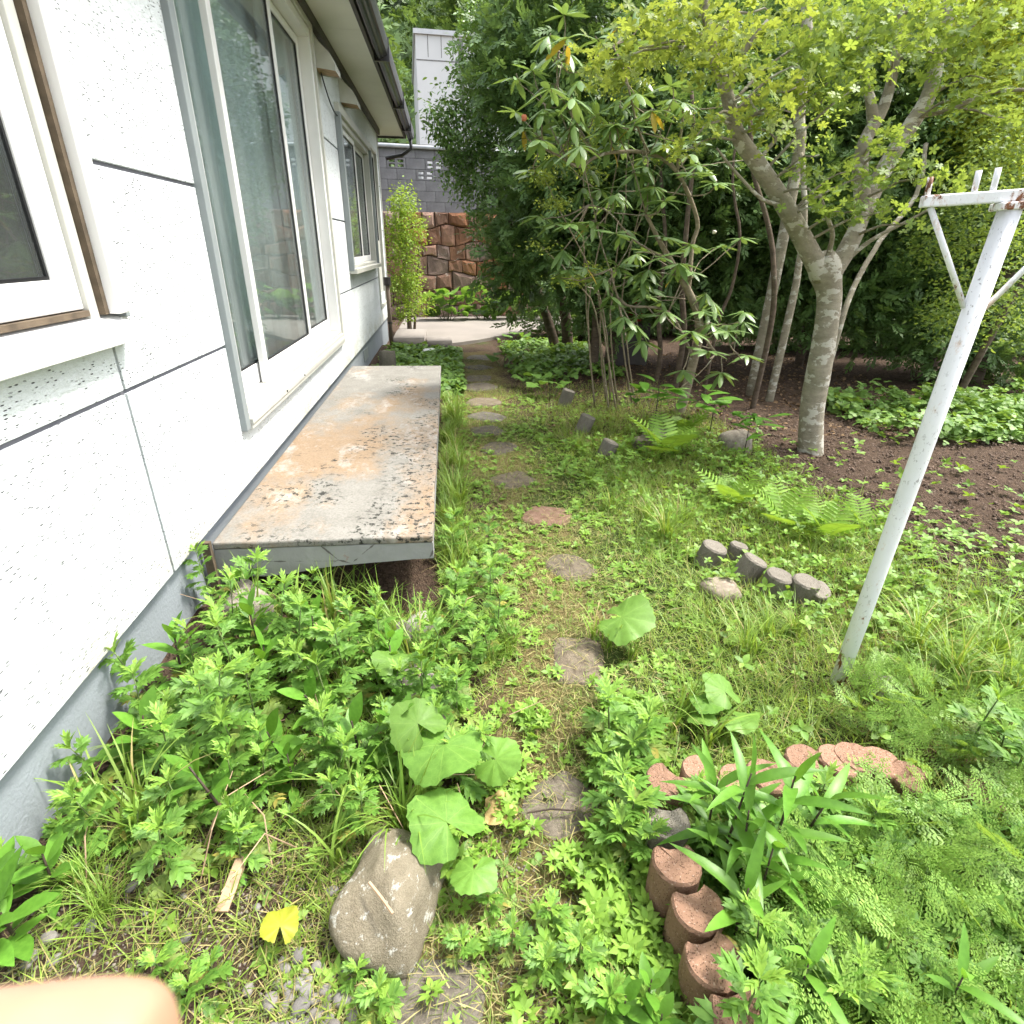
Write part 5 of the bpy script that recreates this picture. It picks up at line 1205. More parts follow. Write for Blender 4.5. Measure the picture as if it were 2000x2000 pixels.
stuff("grass_clippings", T_FLAT, P, rot_leaf(SR.uniform(0, 6.28, n), SR.normal(.05, .25, n), SR.normal(0, .4, n)), np.stack([SR.uniform(.02, .035, n), SR.uniform(.03, .08, n), SR.uniform(.03, .06, n)], -1), MT['straw'], "dry straw on the bare soil at the lower left", "clippings")
# short turf
P = sample(150000, -0.9, 2.6, 0.35, 7.0, lambda x, y: np.clip(.48 + .55 * fbm(x + 1, y, 1.7) + .25 * smooth(.2, .7, pathd(x, y)), 0, 1) * (1 - soil_bed(x, y)) * (1 - .55 * smooth(-.3, -.6, x)) * (1 - .8 * smooth(5.0, 6.5, y) * smooth(.6, 1.2, x)) * (1 - .35 * np.exp(-(pathd(x, y) / .25) ** 2)), far=1.3, cover=0.25)
n = len(P); tall = .75 + .7 * smooth(.25, .8, pathd(P[:, 0], P[:, 1]))
stuff("turf", T_BLADE, P, rot_leaf(SR.uniform(0, 6.28, n), SR.uniform(.35, 1.35, n), SR.normal(0, .3, n)), np.stack([SR.uniform(.035, .06, n), SR.uniform(.025, .085, n) * tall, SR.uniform(.03, .09, n)], -1), MT['turf'], "short green turf growing beside and between the stepping stones", "turf")
# little broadleaf weeds
for nm, TP, cnt, lo, hi, mt, lb, off in (("small_weeds", T_WEED, 9000, .018, .042, 'weed', "small oval-leaved weeds all over the garden ground", 0.0), ("clover", T_CLOV, 6500, .014, .030, 'weed', "low clover-like weeds in the turf", 5.0), ("lobed_weeds", T_PARS, 4200, .022, .048, 'mugtop', "low lobed-leaf weeds scattered in the turf", 9.0)):
    P = sample(cnt * 2, -1.03, 3.0, 0.4, 6.5, lambda x, y: np.clip(.30 + .8 * fbm(x + off, y + off, 1.4), 0, 1) * (1 - .8 * smooth(-.15, -.4, x) * (1 - smooth(.95, 1.15, y))) * (1 - .6 * np.exp(-((x - 1.0) / .5) ** 2 - ((y - 1.9) / .7) ** 2)) * (1 - .93 * soil_bed(x, y)) * (1 - .75 * np.exp(-(pathd(x, y) / .22) ** 2)) * (1 - .7 * smooth(4.6, 6, y) * smooth(.7, 1.2, x)), far=1.25)
    n = len(P)
    stuff(nm, TP, P, rot_leaf(SR.uniform(0, 6.28, n), SR.normal(0, .2, n), SR.normal(0, .2, n)), SR.uniform(lo, hi, n), MT[mt], lb, "weeds")
P = sample(2600, -0.2, 0.66, 0.42, 1.6, lambda x, y: np.clip(.45 + .7 * fbm(x, y, 2.2), 0, 1) * smooth(.02, .2, pathd(x, y))); n = len(P); P[:, 2] += SR.uniform(0, .03, n)
stuff("lobed_weeds", T_PARS, P, rot_leaf(SR.uniform(0, 6.28, n), SR.normal(0, .3, n), SR.normal(0, .3, n)), SR.uniform(.02, .055, n), MT['mugtop'], "lobed weeds crowding the foreground path beside the edging", "weeds")
# strip of taller mixed weeds between the path and the soil bed, and behind the post
P = sample(6500, 0.75, 3.4, 1.3, 4.6, lambda x, y: smooth(.5, .9, pathd(x, y) + .25 * smooth(2.4, 3.0, y)) * (1 - .75 * (1 - smooth(1.25, 1.7, x)) * (1 - smooth(2.3, 2.8, y))) * (1 - .96 * soil_bed(x, y)) * np.clip(.5 + .7 * fbm(x, y, 1.2), 0, 1)); n = len(P)
stuff("mixed_weeds", T_WEED, P + np.stack([0 * P[:, 0], 0 * P[:, 0], SR.uniform(0, .10, n)], -1), rot_leaf(SR.uniform(0, 6.28, n), SR.normal(0, .3, n), SR.normal(0, .3, n)), SR.uniform(.020, .048, n), MT['weed'], "taller mixed weeds between the path and the dark soil bed", "weeds")
P = sample(15000, 0.6, 2.9, 1.25, 3.4, lambda x, y: smooth(.25, .6, pathd(x, y)) * (1 - .97 * soil_bed(x, y)) * np.clip(.45 + .8 * fbm(x + 7, y, 1.6), 0, 1)); n = len(P)
stuff("meadow_grass", T_BLADE, P, rot_leaf(SR.normal(1.2, 1.6, n), SR.uniform(.15, 1.2, n), SR.normal(0, .3, n)), np.stack([SR.uniform(.03, .05, n), SR.uniform(.06, .20, n), SR.uniform(.08, .2, n)], -1), MT['grass'], "long loose grass between the path and the white post", "grass")
# sparse seedlings and crumbs on the dark soil bed
P = sample(1500, 1.9, 4.6, 2.1, 4.6, lambda x, y: soil_bed(x, y) * (.10 + .55 * (1 - smooth(2.3, 3.3, y + .3 * fbm(x, y, 2))))); n = len(P)
stuff("seedlings", T_WEED, P + np.array([0, 0, .03]), rot_leaf(SR.uniform(0, 6.28, n), SR.normal(0, .3, n), SR.normal(0, .3, n)), SR.uniform(.03, .06, n), MT['weed'], "sparse seedlings on the near rim of the dark soil bed", "seedlings")
T_CLOD = (np.array([(1, 0, 0), (-.9, .2, 0), (0, 1, 0), (.1, -.9, 0), (0, .1, .8), (0, 0, -.6)], float), np.array([(0, 2, 4), (2, 1, 4), (1, 3, 4), (3, 0, 4), (2, 0, 5), (1, 2, 5), (3, 1, 5), (0, 3, 5)]))
P = sample(9000, 1.7, 5.2, 2.0, 5.6, lambda x, y: soil_bed(x, y), far=1.1); n = len(P)
stuff("soil_crumbs", T_CLOD, P, rot_leaf(SR.uniform(0, 6.28, n), SR.uniform(0, 3, n), SR.uniform(0, 3, n)), SR.uniform(.004, .017, n), simple_mat("soil_crumb", (0.115, 0.082, 0.062), 0.95, var=.5, scale=3), "crumbs of dark turned soil in the bed", "soil")
P = sample(7000, -1.0, .3, 0.45, 1.35, lambda x, y: .8 + 0 * x); n = len(P)
stuff("soil_crumbs", T_CLOD, P, rot_leaf(SR.uniform(0, 6.28, n), SR.uniform(0, 3, n), SR.uniform(0, 3, n)), SR.uniform(.002, .007, n), simple_mat("grit", (0.19, 0.165, 0.14), 0.95, var=.6, scale=3), "grit and crumbs on the bare soil at the lower left", "soil")
P = sample(5000, 0.9, 5.5, 4.6, 9.0, lambda x, y: .8 + 0 * x); n = len(P); P[:, 2] += .004
stuff("leaf_litter", T_OV, P, rot_leaf(SR.uniform(0, 6.28, n), SR.normal(0, .35, n), SR.normal(0, .4, n)), SR.uniform(.025, .06, n), leaf_mat("brown_litter", (.09, .05, .025), (.20, .13, .07), .8, .1), "brown leaf litter in the shade under the shrubs", "leaf litter")
# fine carrot-like foliage filling the red-edged bed
leaflet = strip([0, .5, 1], [.08, .24, 0], .05, .15)
parts = [strip([0, .5, 1], [.010, .008, 0], .18, 0)]
for j in range(6):
    t = .28 + .68 * j / 5; l = .42 * (1 - .72 * (t - .28))
    for s in (-1, 1):
        an = -s * math.radians(52); sub = [strip([0, 1], [.012, 0], .1, 0)]
        for q in range(4):
            tq = .3 + .65 * q / 3; lq = .36 * (1 - .5 * tq)
            for s2 in (-1, 1): sub.append(xf(leaflet, -s2 * .75, lq, (0, tq, -.05 * tq)))
        parts.append(xf(join_np(sub), an, l, (0, t, -.18 * t * t)))
T_CAR = join_np(parts)
def in_bed(x, y):
    xl = np.interp(y, [.35, .6, .9, 1.16], [.60, .60, .60, .66]); yb = np.interp(x, [.6, 1.0, 1.2, 1.4, 1.7], [1.10, 1.10, 1.08, .98, .88])
    return ((x > xl) & (y < yb)).astype(float)
P = sample(1300, .6, 2.3, .25, 1.2, lambda x, y: in_bed(x, y) * smooth(.62, .95, x + .12 * fbm(x, y, 4)), clear=False); n = len(P)
P[:, 2] += SR.uniform(.0, .16, n) * np.clip(.6 + .8 * fbm(P[:, 0] * 2, P[:, 1] * 2), .1, 1)
stuff("carrot_weeds", T_CAR, P, rot_leaf(SR.uniform(0, 6.28, n), SR.uniform(.2, 1.1, n), SR.normal(0, .3, n)), SR.uniform(.09, .16, n), MT['carrot'], "dense feathery carrot-like foliage filling the red-edged bed", "weeds")
P = sample(7000, .6, 2.3, .25, 1.2, lambda x, y: in_bed(x, y) * np.clip(.4 + .8 * fbm(x, y, 3), 0, 1), clear=False); n = len(P)
stuff("fine_grass", T_BLADE, P, rot_leaf(SR.uniform(0, 6.28, n), SR.uniform(.8, 1.5, n), SR.normal(0, .3, n)), np.stack([SR.uniform(.03, .05, n), SR.uniform(.06, .14, n), SR.uniform(.05, .1, n)], -1), MT['grass'], "fine bright grass under the feathery foliage in the bed", "grass")
P = sample(1600, .6, 2.3, .25, 1.2, lambda x, y: in_bed(x, y), clear=False); n = len(P); P[:, 2] += SR.uniform(.01, .06, n)
stuff("lobed_weeds", T_PARS, P, rot_leaf(SR.uniform(0, 6.28, n), SR.normal(0, .25, n), SR.normal(0, .25, n)), SR.uniform(.03, .06, n), MT['mug'], "broad lobed weed leaves low in the red-edged bed", "weeds")
P = sample(420, 1.35, 2.5, .8, 1.6, lambda x, y: 1 - in_bed(x, y), clear=False); n = len(P); P[:, 2] += SR.uniform(.02, .10, n)
stuff("carrot_weeds", T_CAR, P, rot_leaf(SR.uniform(0, 6.28, n), SR.uniform(.3, 1.1, n), SR.normal(0, .3, n)), SR.uniform(.09, .15, n), MT['carrot'], "feathery weeds outside the bed at the right edge", "weeds")
# low ivy mats: the green bank behind the soil bed, the strip past the slab, and the yard's rim
for (x0, x1, y0, y1, cnt, hgt, lb) in ((3.75, 8.0, 4.2, 5.9, 7000, .34, "low green ivy bank behind the soil bed at right"), (-1.0, 0.15, 6.35, 9.6, 5200, .16, "dark green ivy past the far end of the slab"), (0.75, 2.2, 7.0, 10.4, 3600, .22, "ivy creeping along the right side of the far path")):
    def dn(x, y, x0=x0, x1=x1, y0=y0, y1=y1): return np.clip(.75 + .7 * fbm(x, y, .9), 0, 1) * smooth(x0, x0 + .25, x) * smooth(y0, y0 + .2, y) * (1 - smooth(y1 - .3, y1, y))
    P = sample(cnt, x0, x1, y0, y1, dn); n = len(P); P[:, 2] += SR.uniform(0, 1, n) * hgt * np.clip(.55 + .6 * fbm(P[:, 0] * 1.3, P[:, 1] * 1.3), .1, 1)
    stuff("ivy", T_CLOV, P, rot_leaf(SR.uniform(0, 6.28, n), SR.normal(.2, .35, n), SR.normal(0, .35, n)), SR.uniform(.03, .07, n), MT['ivy'], lb, "ivy")

# ================================================================== TREES AND SHRUBS
def resample(pts, k=4):
    """smooth a measured limb line"""
    pts = np.array(pts, float); out = []
    for i in range(len(pts) - 1):
        p0, p1, p2, p3 = pts[max(i - 1, 0)], pts[i], pts[i + 1], pts[min(i + 2, len(pts) - 1)]
        for t in np.linspace(0, 1, k, endpoint=False):
            out.append(.5 * ((2 * p1) + (-p0 + p2) * t + (2 * p0 - 5 * p1 + 4 * p2 - p3) * t * t + (-p0 + 3 * p1 - 3 * p2 + p3) * t ** 3))
    out.append(pts[-1]); return np.array(out)
def limb(mb, pts, r0, r1, n=9, k=4, wob=0.0, seed=0, rads=None):
    P = resample(pts, k); m = len(P)
    R = np.interp(np.linspace(0, 1, m), np.linspace(0, 1, len(rads)), rads) if rads else np.linspace(r0, r1, m)
    if wob: P = P + np.random.default_rng(seed).normal(0, wob, P.shape) * np.linspace(0, 1, m)[:, None]
    mb.tube(P, list(R), n); return P
def cloud(blobs, ncl, per, spread, seed, shell=.55, flat=1.0):
    """leaf positions: clusters (twig ends) spread through crown lobes, leaves round each"""
    r = np.random.default_rng(seed); B = np.array([b[:3] for b in blobs], float); Rr = np.array([b[3:6] for b in blobs], float)
    w = Rr.prod(1) ** (2 / 3); w /= w.sum(); k = r.choice(len(B), ncl, p=w)
    d = r.normal(0, 1, (ncl, 3)); d /= np.linalg.norm(d, axis=1, keepdims=True)
    q = shell + (1 - shell) * r.uniform(0, 1, ncl) ** .6
    C = B[k] + d * q[:, None] * Rr[k] * (1 + .12 * r.normal(0, 1, (ncl, 1)))
    L = np.repeat(C, per, 0) + r.normal(0, 1, (ncl * per, 3)) * spread * np.array([1, 1, flat])
    D = np.repeat(d, per, 0) + r.normal(0, .6, (ncl * per, 3))
    return C, L, D
def leaf_rots(D, up=.5, seed=0):
    r = np.random.default_rng(seed); n = len(D); az = np.arctan2(-D[:, 0], D[:, 1]); el = np.arctan2(D[:, 2], np.hypot(D[:, 0], D[:, 1]))
    return rot_leaf(az + r.normal(0, .5, n), np.clip(el * (1 - up) + r.normal(-.1, .45, n), -1.3, 1.3), r.normal(0, .7, n))
T_L2 = (np.array([(0, 0, 0), (-.22, .45, .05), (.22, .45, .05), (0, 1, -.05)], float), np.array([(0, 2, 1), (1, 2, 3)]))
T_L4 = strip([0, .25, .6, 1], [.02, .2, .24, 0], .15, .25)
T_WHORL = join_np([xf(strip([0, .35, .72, 1], [.03, .20, .30, 0], .15, .15), i * 6.28 / 5 + .2, 1.0, (0, 0, 0), .18) for i in range(5)])
def spray(k, T, seed):
    r = np.random.default_rng(seed)
    return join_np([xf(T, s * math.radians(r.uniform(35, 60)), r.uniform(.35, .5), (0, .12 + .8 * i / k, 0), r.uniform(-.1, .3)) for i in range(k) for s in (-1, 1)] + [xf(T, 0, .45, (0, .9, 0), 0)])
T_SPRAY = spray(4, T_L2, 2)
def crown(parent, T, blobs, ncl, per, spread, size, mat, seed, shell=.55, up=.5, flat=1.0, name="crown", smooth=False):
    C, L, D = cloud(blobs, ncl, per, spread, seed, shell, flat); n = len(L); r = np.random.default_rng(seed + 1)
    o = link(name, mesh_np(name, *scatter(T, L, leaf_rots(D, up, seed), r.uniform(size[0], size[1], n)), mat, smooth), parent)
    tag(o, kind='stuff'); return C
def pb(u, v, y, r, ry=None, rz=None): p = at(u, v, y=y); return (p[0], p[1], p[2], r, ry or r, rz or r)
def line(seq): return [at(u, v, y=y) for u, v, y in seq]

# --- pale-barked tree at right
t1 = empty("pale_bark_tree"); tag(t1, "pale smooth-barked tree forking low, with yellow-green leaves, right of centre", "tree")
mb = MB()
base = at(1582, 893, z=0.0)
limb(mb, [(base[0] + .02, base[1], -.15), base] + line([(1586, 800, 4.26), (1600, 720, 4.27), (1612, 650, 4.28), (1620, 580, 4.29), (1612, 530, 4.28), (1604, 500, 4.27)]), 0, 0, 16, 4, rads=[.12, .105, .092, .094, .088, .084, .088, .115, .08])
A = limb(mb, line([(1606, 540, 4.27), (1572, 475, 4.22), (1532, 400, 4.14), (1478, 318, 4.05), (1440, 262, 3.98), (1420, 185, 3.92), (1392, 100, 3.9), (1372, -20, 3.86)]), .072, .022, 12, 4)
Bm = limb(mb, line([(1618, 545, 4.28), (1658, 480, 4.3), (1684, 410, 4.34), (1680, 325, 4.38), (1692, 270, 4.4), (1726, 208, 4.42), (1748, 120, 4.45), (1765, -40, 4.5)]), .07, .024, 12, 4)
Cm = limb(mb, line([(1684, 420, 4.34), (1724, 336, 4.45), (1772, 255, 4.5), (1812, 190, 4.55), (1832, 110, 4.6), (1856, 0, 4.65), (1880, -120, 4.7)]), .062, .038, 12, 4)
limb(mb, line([(1706, 240, 4.41), (1700, 195, 4.4), (1690, 160, 4.38), (1676, 60, 4.3)]), .04, .015, 8)
limb(mb, line([(1614, 510, 4.25), (1626, 462, 4.15), (1616, 425, 4.05), (1600, 380, 3.95)]), .02, .01, 7)
limb(mb, line([(1640, 520, 4.3), (1700, 470, 4.2), (1772, 432, 4.1), (1830, 400, 4.0)]), .018, .006, 7)
limb(mb, line([(1420, 185, 3.92), (1440, 120, 3.85), (1500, 40, 3.8)]), .03, .012, 7)
limb(mb, line([(1790, 225, 4.5), (1850, 215, 4.4), (1935, 180, 4.3), (2010, 175, 4.2)]), .022, .01, 7)
limb(mb, line([(1532, 400, 4.14), (1490, 390, 4.0), (1440, 340, 3.9), (1400, 290, 3.8)]), .014, .006, 6)
PADS = [(1330, 100, 3.8, .34), (1250, 95, 3.75, .28), (1190, 120, 3.8, .22), (1420, 60, 3.7, .32), (1500, 20, 3.8, .34), (1290, 50, 3.9, .3), (1390, 120, 3.6, .2), (1460, 130, 3.7, .22),
        (1600, 60, 4.1, .36), (1690, 40, 4.2, .36), (1560, 120, 4.0, .26), (1640, 140, 3.9, .24), (1740, 90, 4.0, .26), (1550, 175, 3.8, .18), (1620, 190, 3.85, .16),
        (1360, 260, 3.7, .15), (1390, 240, 3.7, .12), (1340, 295, 3.75, .08), (1480, 215, 3.7, .14), (1520, 235, 3.65, .14), (1545, 215, 3.7, .1), (1520, 275, 3.65, .09), (1500, 190, 3.8, .15),
        (1690, 155, 3.8, .15), (1720, 285, 4.1, .10), (1735, 260, 3.9, .12), (1760, 290, 3.9, .15), (1650, 335, 4.0, .14), (1600, 385, 3.8, .14), (1640, 415, 3.85, .15), (1700, 345, 3.9, .15), (1780, 330, 3.9, .16), (1830, 345, 3.8, .14), (1690, 410, 3.85, .14), (1740, 410, 3.8, .12), (1570, 330, 3.9, .07), (1600, 300, 3.9, .07),
        (1850, 110, 4.3, .3), (1900, 50, 4.3, .34), (1930, 150, 4.2, .26), (1890, 190, 4.1, .2), (1810, 20, 4.3, .3), (1960, 230, 4.2, .2), (1780, 440, 3.85, .1)]
pads = [pb(u, v, y, r, r * 1.2, r * .42) for u, v, y, r in PADS]
for i, (u, v, y, r) in enumerate(PADS):      # a twig into each leaf pad
    c = at(u, v, y=y); allp = np.concatenate([A, Bm, Cm]); j = np.argmin(((allp - c) ** 2).sum(1) + (allp[:, 2] > c[2] + .1) * .3)
    limb(mb, [allp[j], (allp[j] + c) / 2 + np.array([0, 0, .04]), c], .011, .004, 6, 3, .008, i)
mb.build("trunk", MT['bark'], t1, True)
lit = [p for p in pads if p[0] < 2.05]; oth = [p for p in pads if p[0] >= 2.05]  # left-hand pads take the paler leaf colour, painted as sunlit
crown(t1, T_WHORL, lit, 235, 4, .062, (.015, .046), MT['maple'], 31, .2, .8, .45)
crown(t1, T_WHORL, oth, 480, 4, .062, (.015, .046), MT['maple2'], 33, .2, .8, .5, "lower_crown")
# high crown above the frame, so that light falls through leaves
hi = [(1.6, 3.9, 3.7, .8, .9, .35), (2.6, 4.3, 3.9, .9, .9, .4), (3.6, 4.6, 3.8, .9, .9, .4), (2.4, 4.9, 4.3, 1.0, .9, .4), (4.2, 4.3, 3.4, .7, .8, .35)]
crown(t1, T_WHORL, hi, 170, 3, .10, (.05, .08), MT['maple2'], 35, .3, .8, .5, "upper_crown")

# --- rhododendron
rh = empty("rhododendron"); tag(rh, "leggy rhododendron with whorls of long drooping leaves left of the pale tree", "rhododendron")
RY = 5.1
mb = MB(); b0 = at(1322, 812, z=0.02); ybase = b0[1]
main = limb(mb, [(b0[0], b0[1], -.1)] + line([(1345, 740, ybase - .02), (1366, 640, ybase - .05), (1345, 570, ybase - .15), (1310, 510, ybase - .25), (1285, 465, RY + .1), (1262, 420, RY)]), .055, .012, 9, 4)
b2 = limb(mb, line([(1355, 700, ybase - .05), (1305, 610, RY + .3), (1222, 596, RY + .1), (1200, 560, RY), (1194, 525, RY)]), .016, .006, 7, 4)
b3 = limb(mb, line([(1345, 570, ybase - .15), (1352, 480, RY + .3), (1362, 430, RY + .3), (1322, 335, RY + .2), (1268, 300, RY + .1), (1205, 297, RY), (1165, 306, RY - .05), (1130, 326, RY - .1), (1098, 308, RY - .1), (1058, 284, RY - .1)]), .022, .006, 8, 4)
b4 = limb(mb, line([(1165, 306, RY - .05), (1138, 262, RY), (1102, 200, RY), (1088, 160, RY), (1092, 100, RY)]), .010, .005, 6, 4)
b5 = limb(mb, line([(1268, 300, RY + .1), (1246, 250, RY), (1222, 150, RY - .1), (1198, 90, RY - .1)]), .011, .005, 6, 4)
b6 = limb(mb, line([(1310, 510, ybase - .25), (1240, 470, RY), (1190, 415, RY - .1), (1150, 400, RY - .1)]), .009, .005, 6, 4)
b7 = limb(mb, line([(1366, 640, ybase - .05), (1400, 690, RY + .2), (1440, 690, RY + .1)]), .016, .008, 6, 4)
b8 = limb(mb, line([(1322, 335, RY + .2), (1330, 260, RY + .1), (1336, 210, RY)]), .015, .008, 6, 4)
nodes = np.concatenate([main, b2, b3, b4, b5, b6, b7, b8])
WH = [(1072, 62), (1109, 67), (1080, 101), (1114, 98), (1168, 70), (1210, 41), (1269, 13), (1241, 13), (1088, 173), (1078, 155), (1023, 241), (1054, 248), (1207, 186), (1248, 181), (1274, 210), (1336, 192), (1445, 179), (1197, 235), (1238, 238), (1191, 269),
      (1199, 373), (1269, 357), (1052, 414), (1085, 430), (1114, 430), (1158, 424), (1220, 440), (1090, 534), (1145, 515), (1178, 534), (1207, 513), (1254, 534), (1261, 557), (1220, 611), (1243, 627), (1256, 658), (1380, 565), (1373, 600), (1321, 515), (1383, 678), (1409, 720), (1458, 686), (1334, 715), (1300, 385), (1350, 470), (1130, 150), (1165, 215), (1120, 235), (1310, 160), (1145, 120), (1060, 205), (1400, 350), (1240, 330), (1290, 270), (1100, 480), (1420, 640), (1300, 600), (1350, 640)]
wr = np.random.default_rng(77); cnt = 0; rest = []
RH_T = strip([0, .08, .22, .45, .68, .88, 1.0], [.012, .05, .10, .135, .125, .07, 0], .3, -.25)
wr.shuffle(WH)
for k, (u, v) in enumerate(WH):
    y = RY + wr.uniform(-.3, .25); c = at(u, v + 8, y=y)
    j = np.argmin(((nodes - c) ** 2).sum(1)); limb(mb, [nodes[j], nodes[j] * .4 + c * .6 - np.array([0, 0, .05]), c], .006, .004, 6, 3, .012, k)
    m = wr.integers(7, 11); a0 = wr.uniform(0, 6.28); droopy = wr.uniform(-.50, .25)
    for i in range(m):
        cnt += 1; old = wr.uniform() < .045
        ro_ = (droopy + wr.normal(0, .22) - (.5 if old else 0), wr.normal(0, .2), a0 + i * 6.28 / m + wr.normal(0, .12)); sc_ = wr.uniform(.15, .20)
        if cnt <= 300: link("leaf", LEAF_RHODOY[0] if old else LEAF_RHODO[wr.integers(3)], rh, tuple(c), ro_, sc_)
        else: rest.append((RH_T[0] * sc_ @ np.array(Euler(ro_).to_matrix()).T + c, RH_T[1]))
for k in range(72):
    j = wr.integers(8, len(nodes)); c = nodes[j] + wr.normal(0, 1, 3) * np.array([.28, .22, .20]) + np.array([0, 0, .06])
    if c[2] < .35: continue
    limb(mb, [nodes[j], (nodes[j] + c) / 2 + wr.normal(0, .02, 3), c], .005, .0035, 5, 3, .01, k)
    m = wr.integers(6, 10); a0 = wr.uniform(0, 6.28); dr = wr.uniform(-.45, .3)
    for i in range(m):
        sc_ = wr.uniform(.13, .20); ro_ = (dr + wr.normal(0, .22), wr.normal(0, .2), a0 + i * 6.28 / m)
        rest.append((RH_T[0] * sc_ @ np.array(Euler(ro_).to_matrix()).T + c, RH_T[1]))
tag(link("leaves", mesh_np("leaves", *join_np(rest), MT['rhodo'], True), rh), kind='stuff')
mb.build("branches", MT['twig'], rh, True)
p = at(1395, 453, y=RY); link("flower", blob_mesh("flower", MT['flower'], 5, 10, 7, amp=.2, freq=3), rh, tuple(p), None, (.018, .018, .014))
p = at(1024, 230, y=RY - .1); link("flower", blob_mesh("flower", simple_mat("faded_red_flower", (.5, .16, .08), .7), 6, 10, 7, amp=.2, freq=3), rh, tuple(p), None, (.02, .02, .022))

# --- small-leaved azalea growing through the rhododendron
def tree(name, label, base, stems, T, blobs, ncl, per, spread, size, mat, seed, bark='bark2', shell=.45, cat="tree", up=.4, group=None, flat=1.0):
    e = empty(name, base); tag(e, label, cat, group)
    mb = MB()
    for i, (pts, r0, r1) in enumerate(stems): limb(mb, [np.array(p) - np.array(base) for p in pts], r0, r1, 8, 4, .01, i)
    if stems: mb.build("trunk", MT[bark], e, True)
    crown(e, T, [(b[0] - base[0], b[1] - base[1], b[2] - base[2], *b[3:]) for b in blobs], ncl, per, spread, size, mat, seed, shell, up, flat)
    return e
AZ = [(1060, 345, .13), (1095, 312, .15), (1140, 285, .12), (1085, 395, .13), (1120, 545, .14), (1165, 525, .12), (1150, 340, .12), (1190, 160, .16), (1235, 165, .15), (1180, 250, .12), (1250, 110, .18), (1320, 220, .12), (1060, 480, .10), (1300, 300, .12)]
ab = (1.75, 5.9, 0.0)
tree("azalea", "small-leaved azalea sprays growing among the rhododendron's left branches", ab, [([(ab[0] + .22 * math.sin(i_ * 2.4), ab[1] + .2 * math.cos(i_ * 2.4), 0.0), at(1180 + 34 * math.sin(i_ * 2.4), 610, y=5.75), (at(1180 + 30 * math.sin(i_ * 2.4), 610, y=5.75) + at(u, v, y=5.35)) / 2 + np.array([.05 * math.sin(i_ * 5.), 0, .06]), at(u, v, y=5.35)], .009, .003) for i_, (u, v, _) in enumerate(AZ) if i_ % 2 == 0 or i_ > 9], T_L4, [pb(u, v, 5.35, r, r, r * .4) for u, v, r in AZ], 420, 9, .05, (.020, .038), MT['maple'], 55, 'twig', .15, "azalea", .8, None, .5)
# --- evergreens
HY = 9.3
tree("holly_tree", "glossy dark broadleaf evergreen overhanging the end of the path", (1.72, 9.2, 0), [([(1.72, 9.2, -.1), at(1075, 640, y=9.2), at(1045, 560, y=9.2), at(1005, 480, y=9.2), at(985, 400, y=9.2)], .085, .04), ([(1.9, 9.3, -.1), at(1105, 620, y=9.3), at(1085, 540, y=9.3), at(1075, 430, y=9.3)], .10, .05)],
     T_L4, [pb(905, 265, HY, .42), pb(955, 170, HY, .45), pb(860, 225, HY - .1, .22), pb(1000, 90, HY, .5), pb(940, 340, HY, .38), pb(885, 330, HY, .22), pb(1000, 260, HY + .2, .55), pb(1030, 380, HY + .2, .5), pb(960, 430, HY, .3), pb(930, 110, HY, .3), pb(985, 40, HY + .2, .5)], 1500, 13, .075, (.045, .075), MT['holly'], 51)
YEW = [("dense dark evergreen filling the view between path and rhododendron", 1.9, 7.6, [(1060, 150, 8.2, .8), (1110, 330, 7.8, .7), (1030, 470, 8.2, .6), (1180, 220, 8, .8), (1220, 420, 7.9, .75), (1120, 20, 8.4, .9), (1000, 560, 8.8, .35), (1130, 500, 7.6, .5), (1180, 590, 7.8, .35)]),
       ("dense dark evergreen behind the rhododendron's middle", 3.3, 7.9, [(1300, 330, 8, .9), (1340, 130, 8.2, .95), (1400, 430, 7.7, .75), (1270, 500, 7.8, .6), (1420, 260, 8.2, .9), (1300, 560, 8.3, .5), (1420, 560, 7.6, .5), (1370, 300, 7.2, .5)]),
       ("dense dark evergreen behind the pale tree's fork", 5.0, 7.9, [(1530, 300, 8, .95), (1560, 120, 8.2, 1.0), (1600, 460, 7.6, .8), (1500, 500, 7.7, .7), (1680, 300, 8, 1.0), (1700, 500, 7.4, .7), (1560, 590, 7.4, .5), (1680, 600, 7.0, .45), (1620, 380, 6.8, .5)]),
       ("dense dark evergreen behind the white post", 6.6, 7.4, [(1780, 340, 7.6, 1.0), (1800, 140, 7.9, 1.05), (1760, 520, 7.2, .7), (1880, 480, 7.2, .8), (1900, 250, 7.6, 1.0), (1980, 420, 7.3, .9), (1800, 640, 6.8, .5), (1900, 640, 6.8, .55), (1990, 690, 6.6, .5)])]
for k, (lb, bx0, by0, bl) in enumerate(YEW):
    stems = [([(bx0 + dx, by0 + dy, -.1), (bx0 + dx * 1.3, by0 + dy, 1.0), (bx0 + dx * 1.9, by0 + dy + .1, 2.4)], .07 + .02 * (j % 2), .03) for j, (dx, dy) in enumerate([(0, 0), (.3, .3)])]
    tree("evergreen_tree", lb, (bx0, by0, 0), stems, T_SPRAY, [pb(u, v, y, r, r, r * .9) for u, v, y, r in bl], 1750, 5, .13, (.12, .21), MT['yew'], 60 + k, shell=.3)
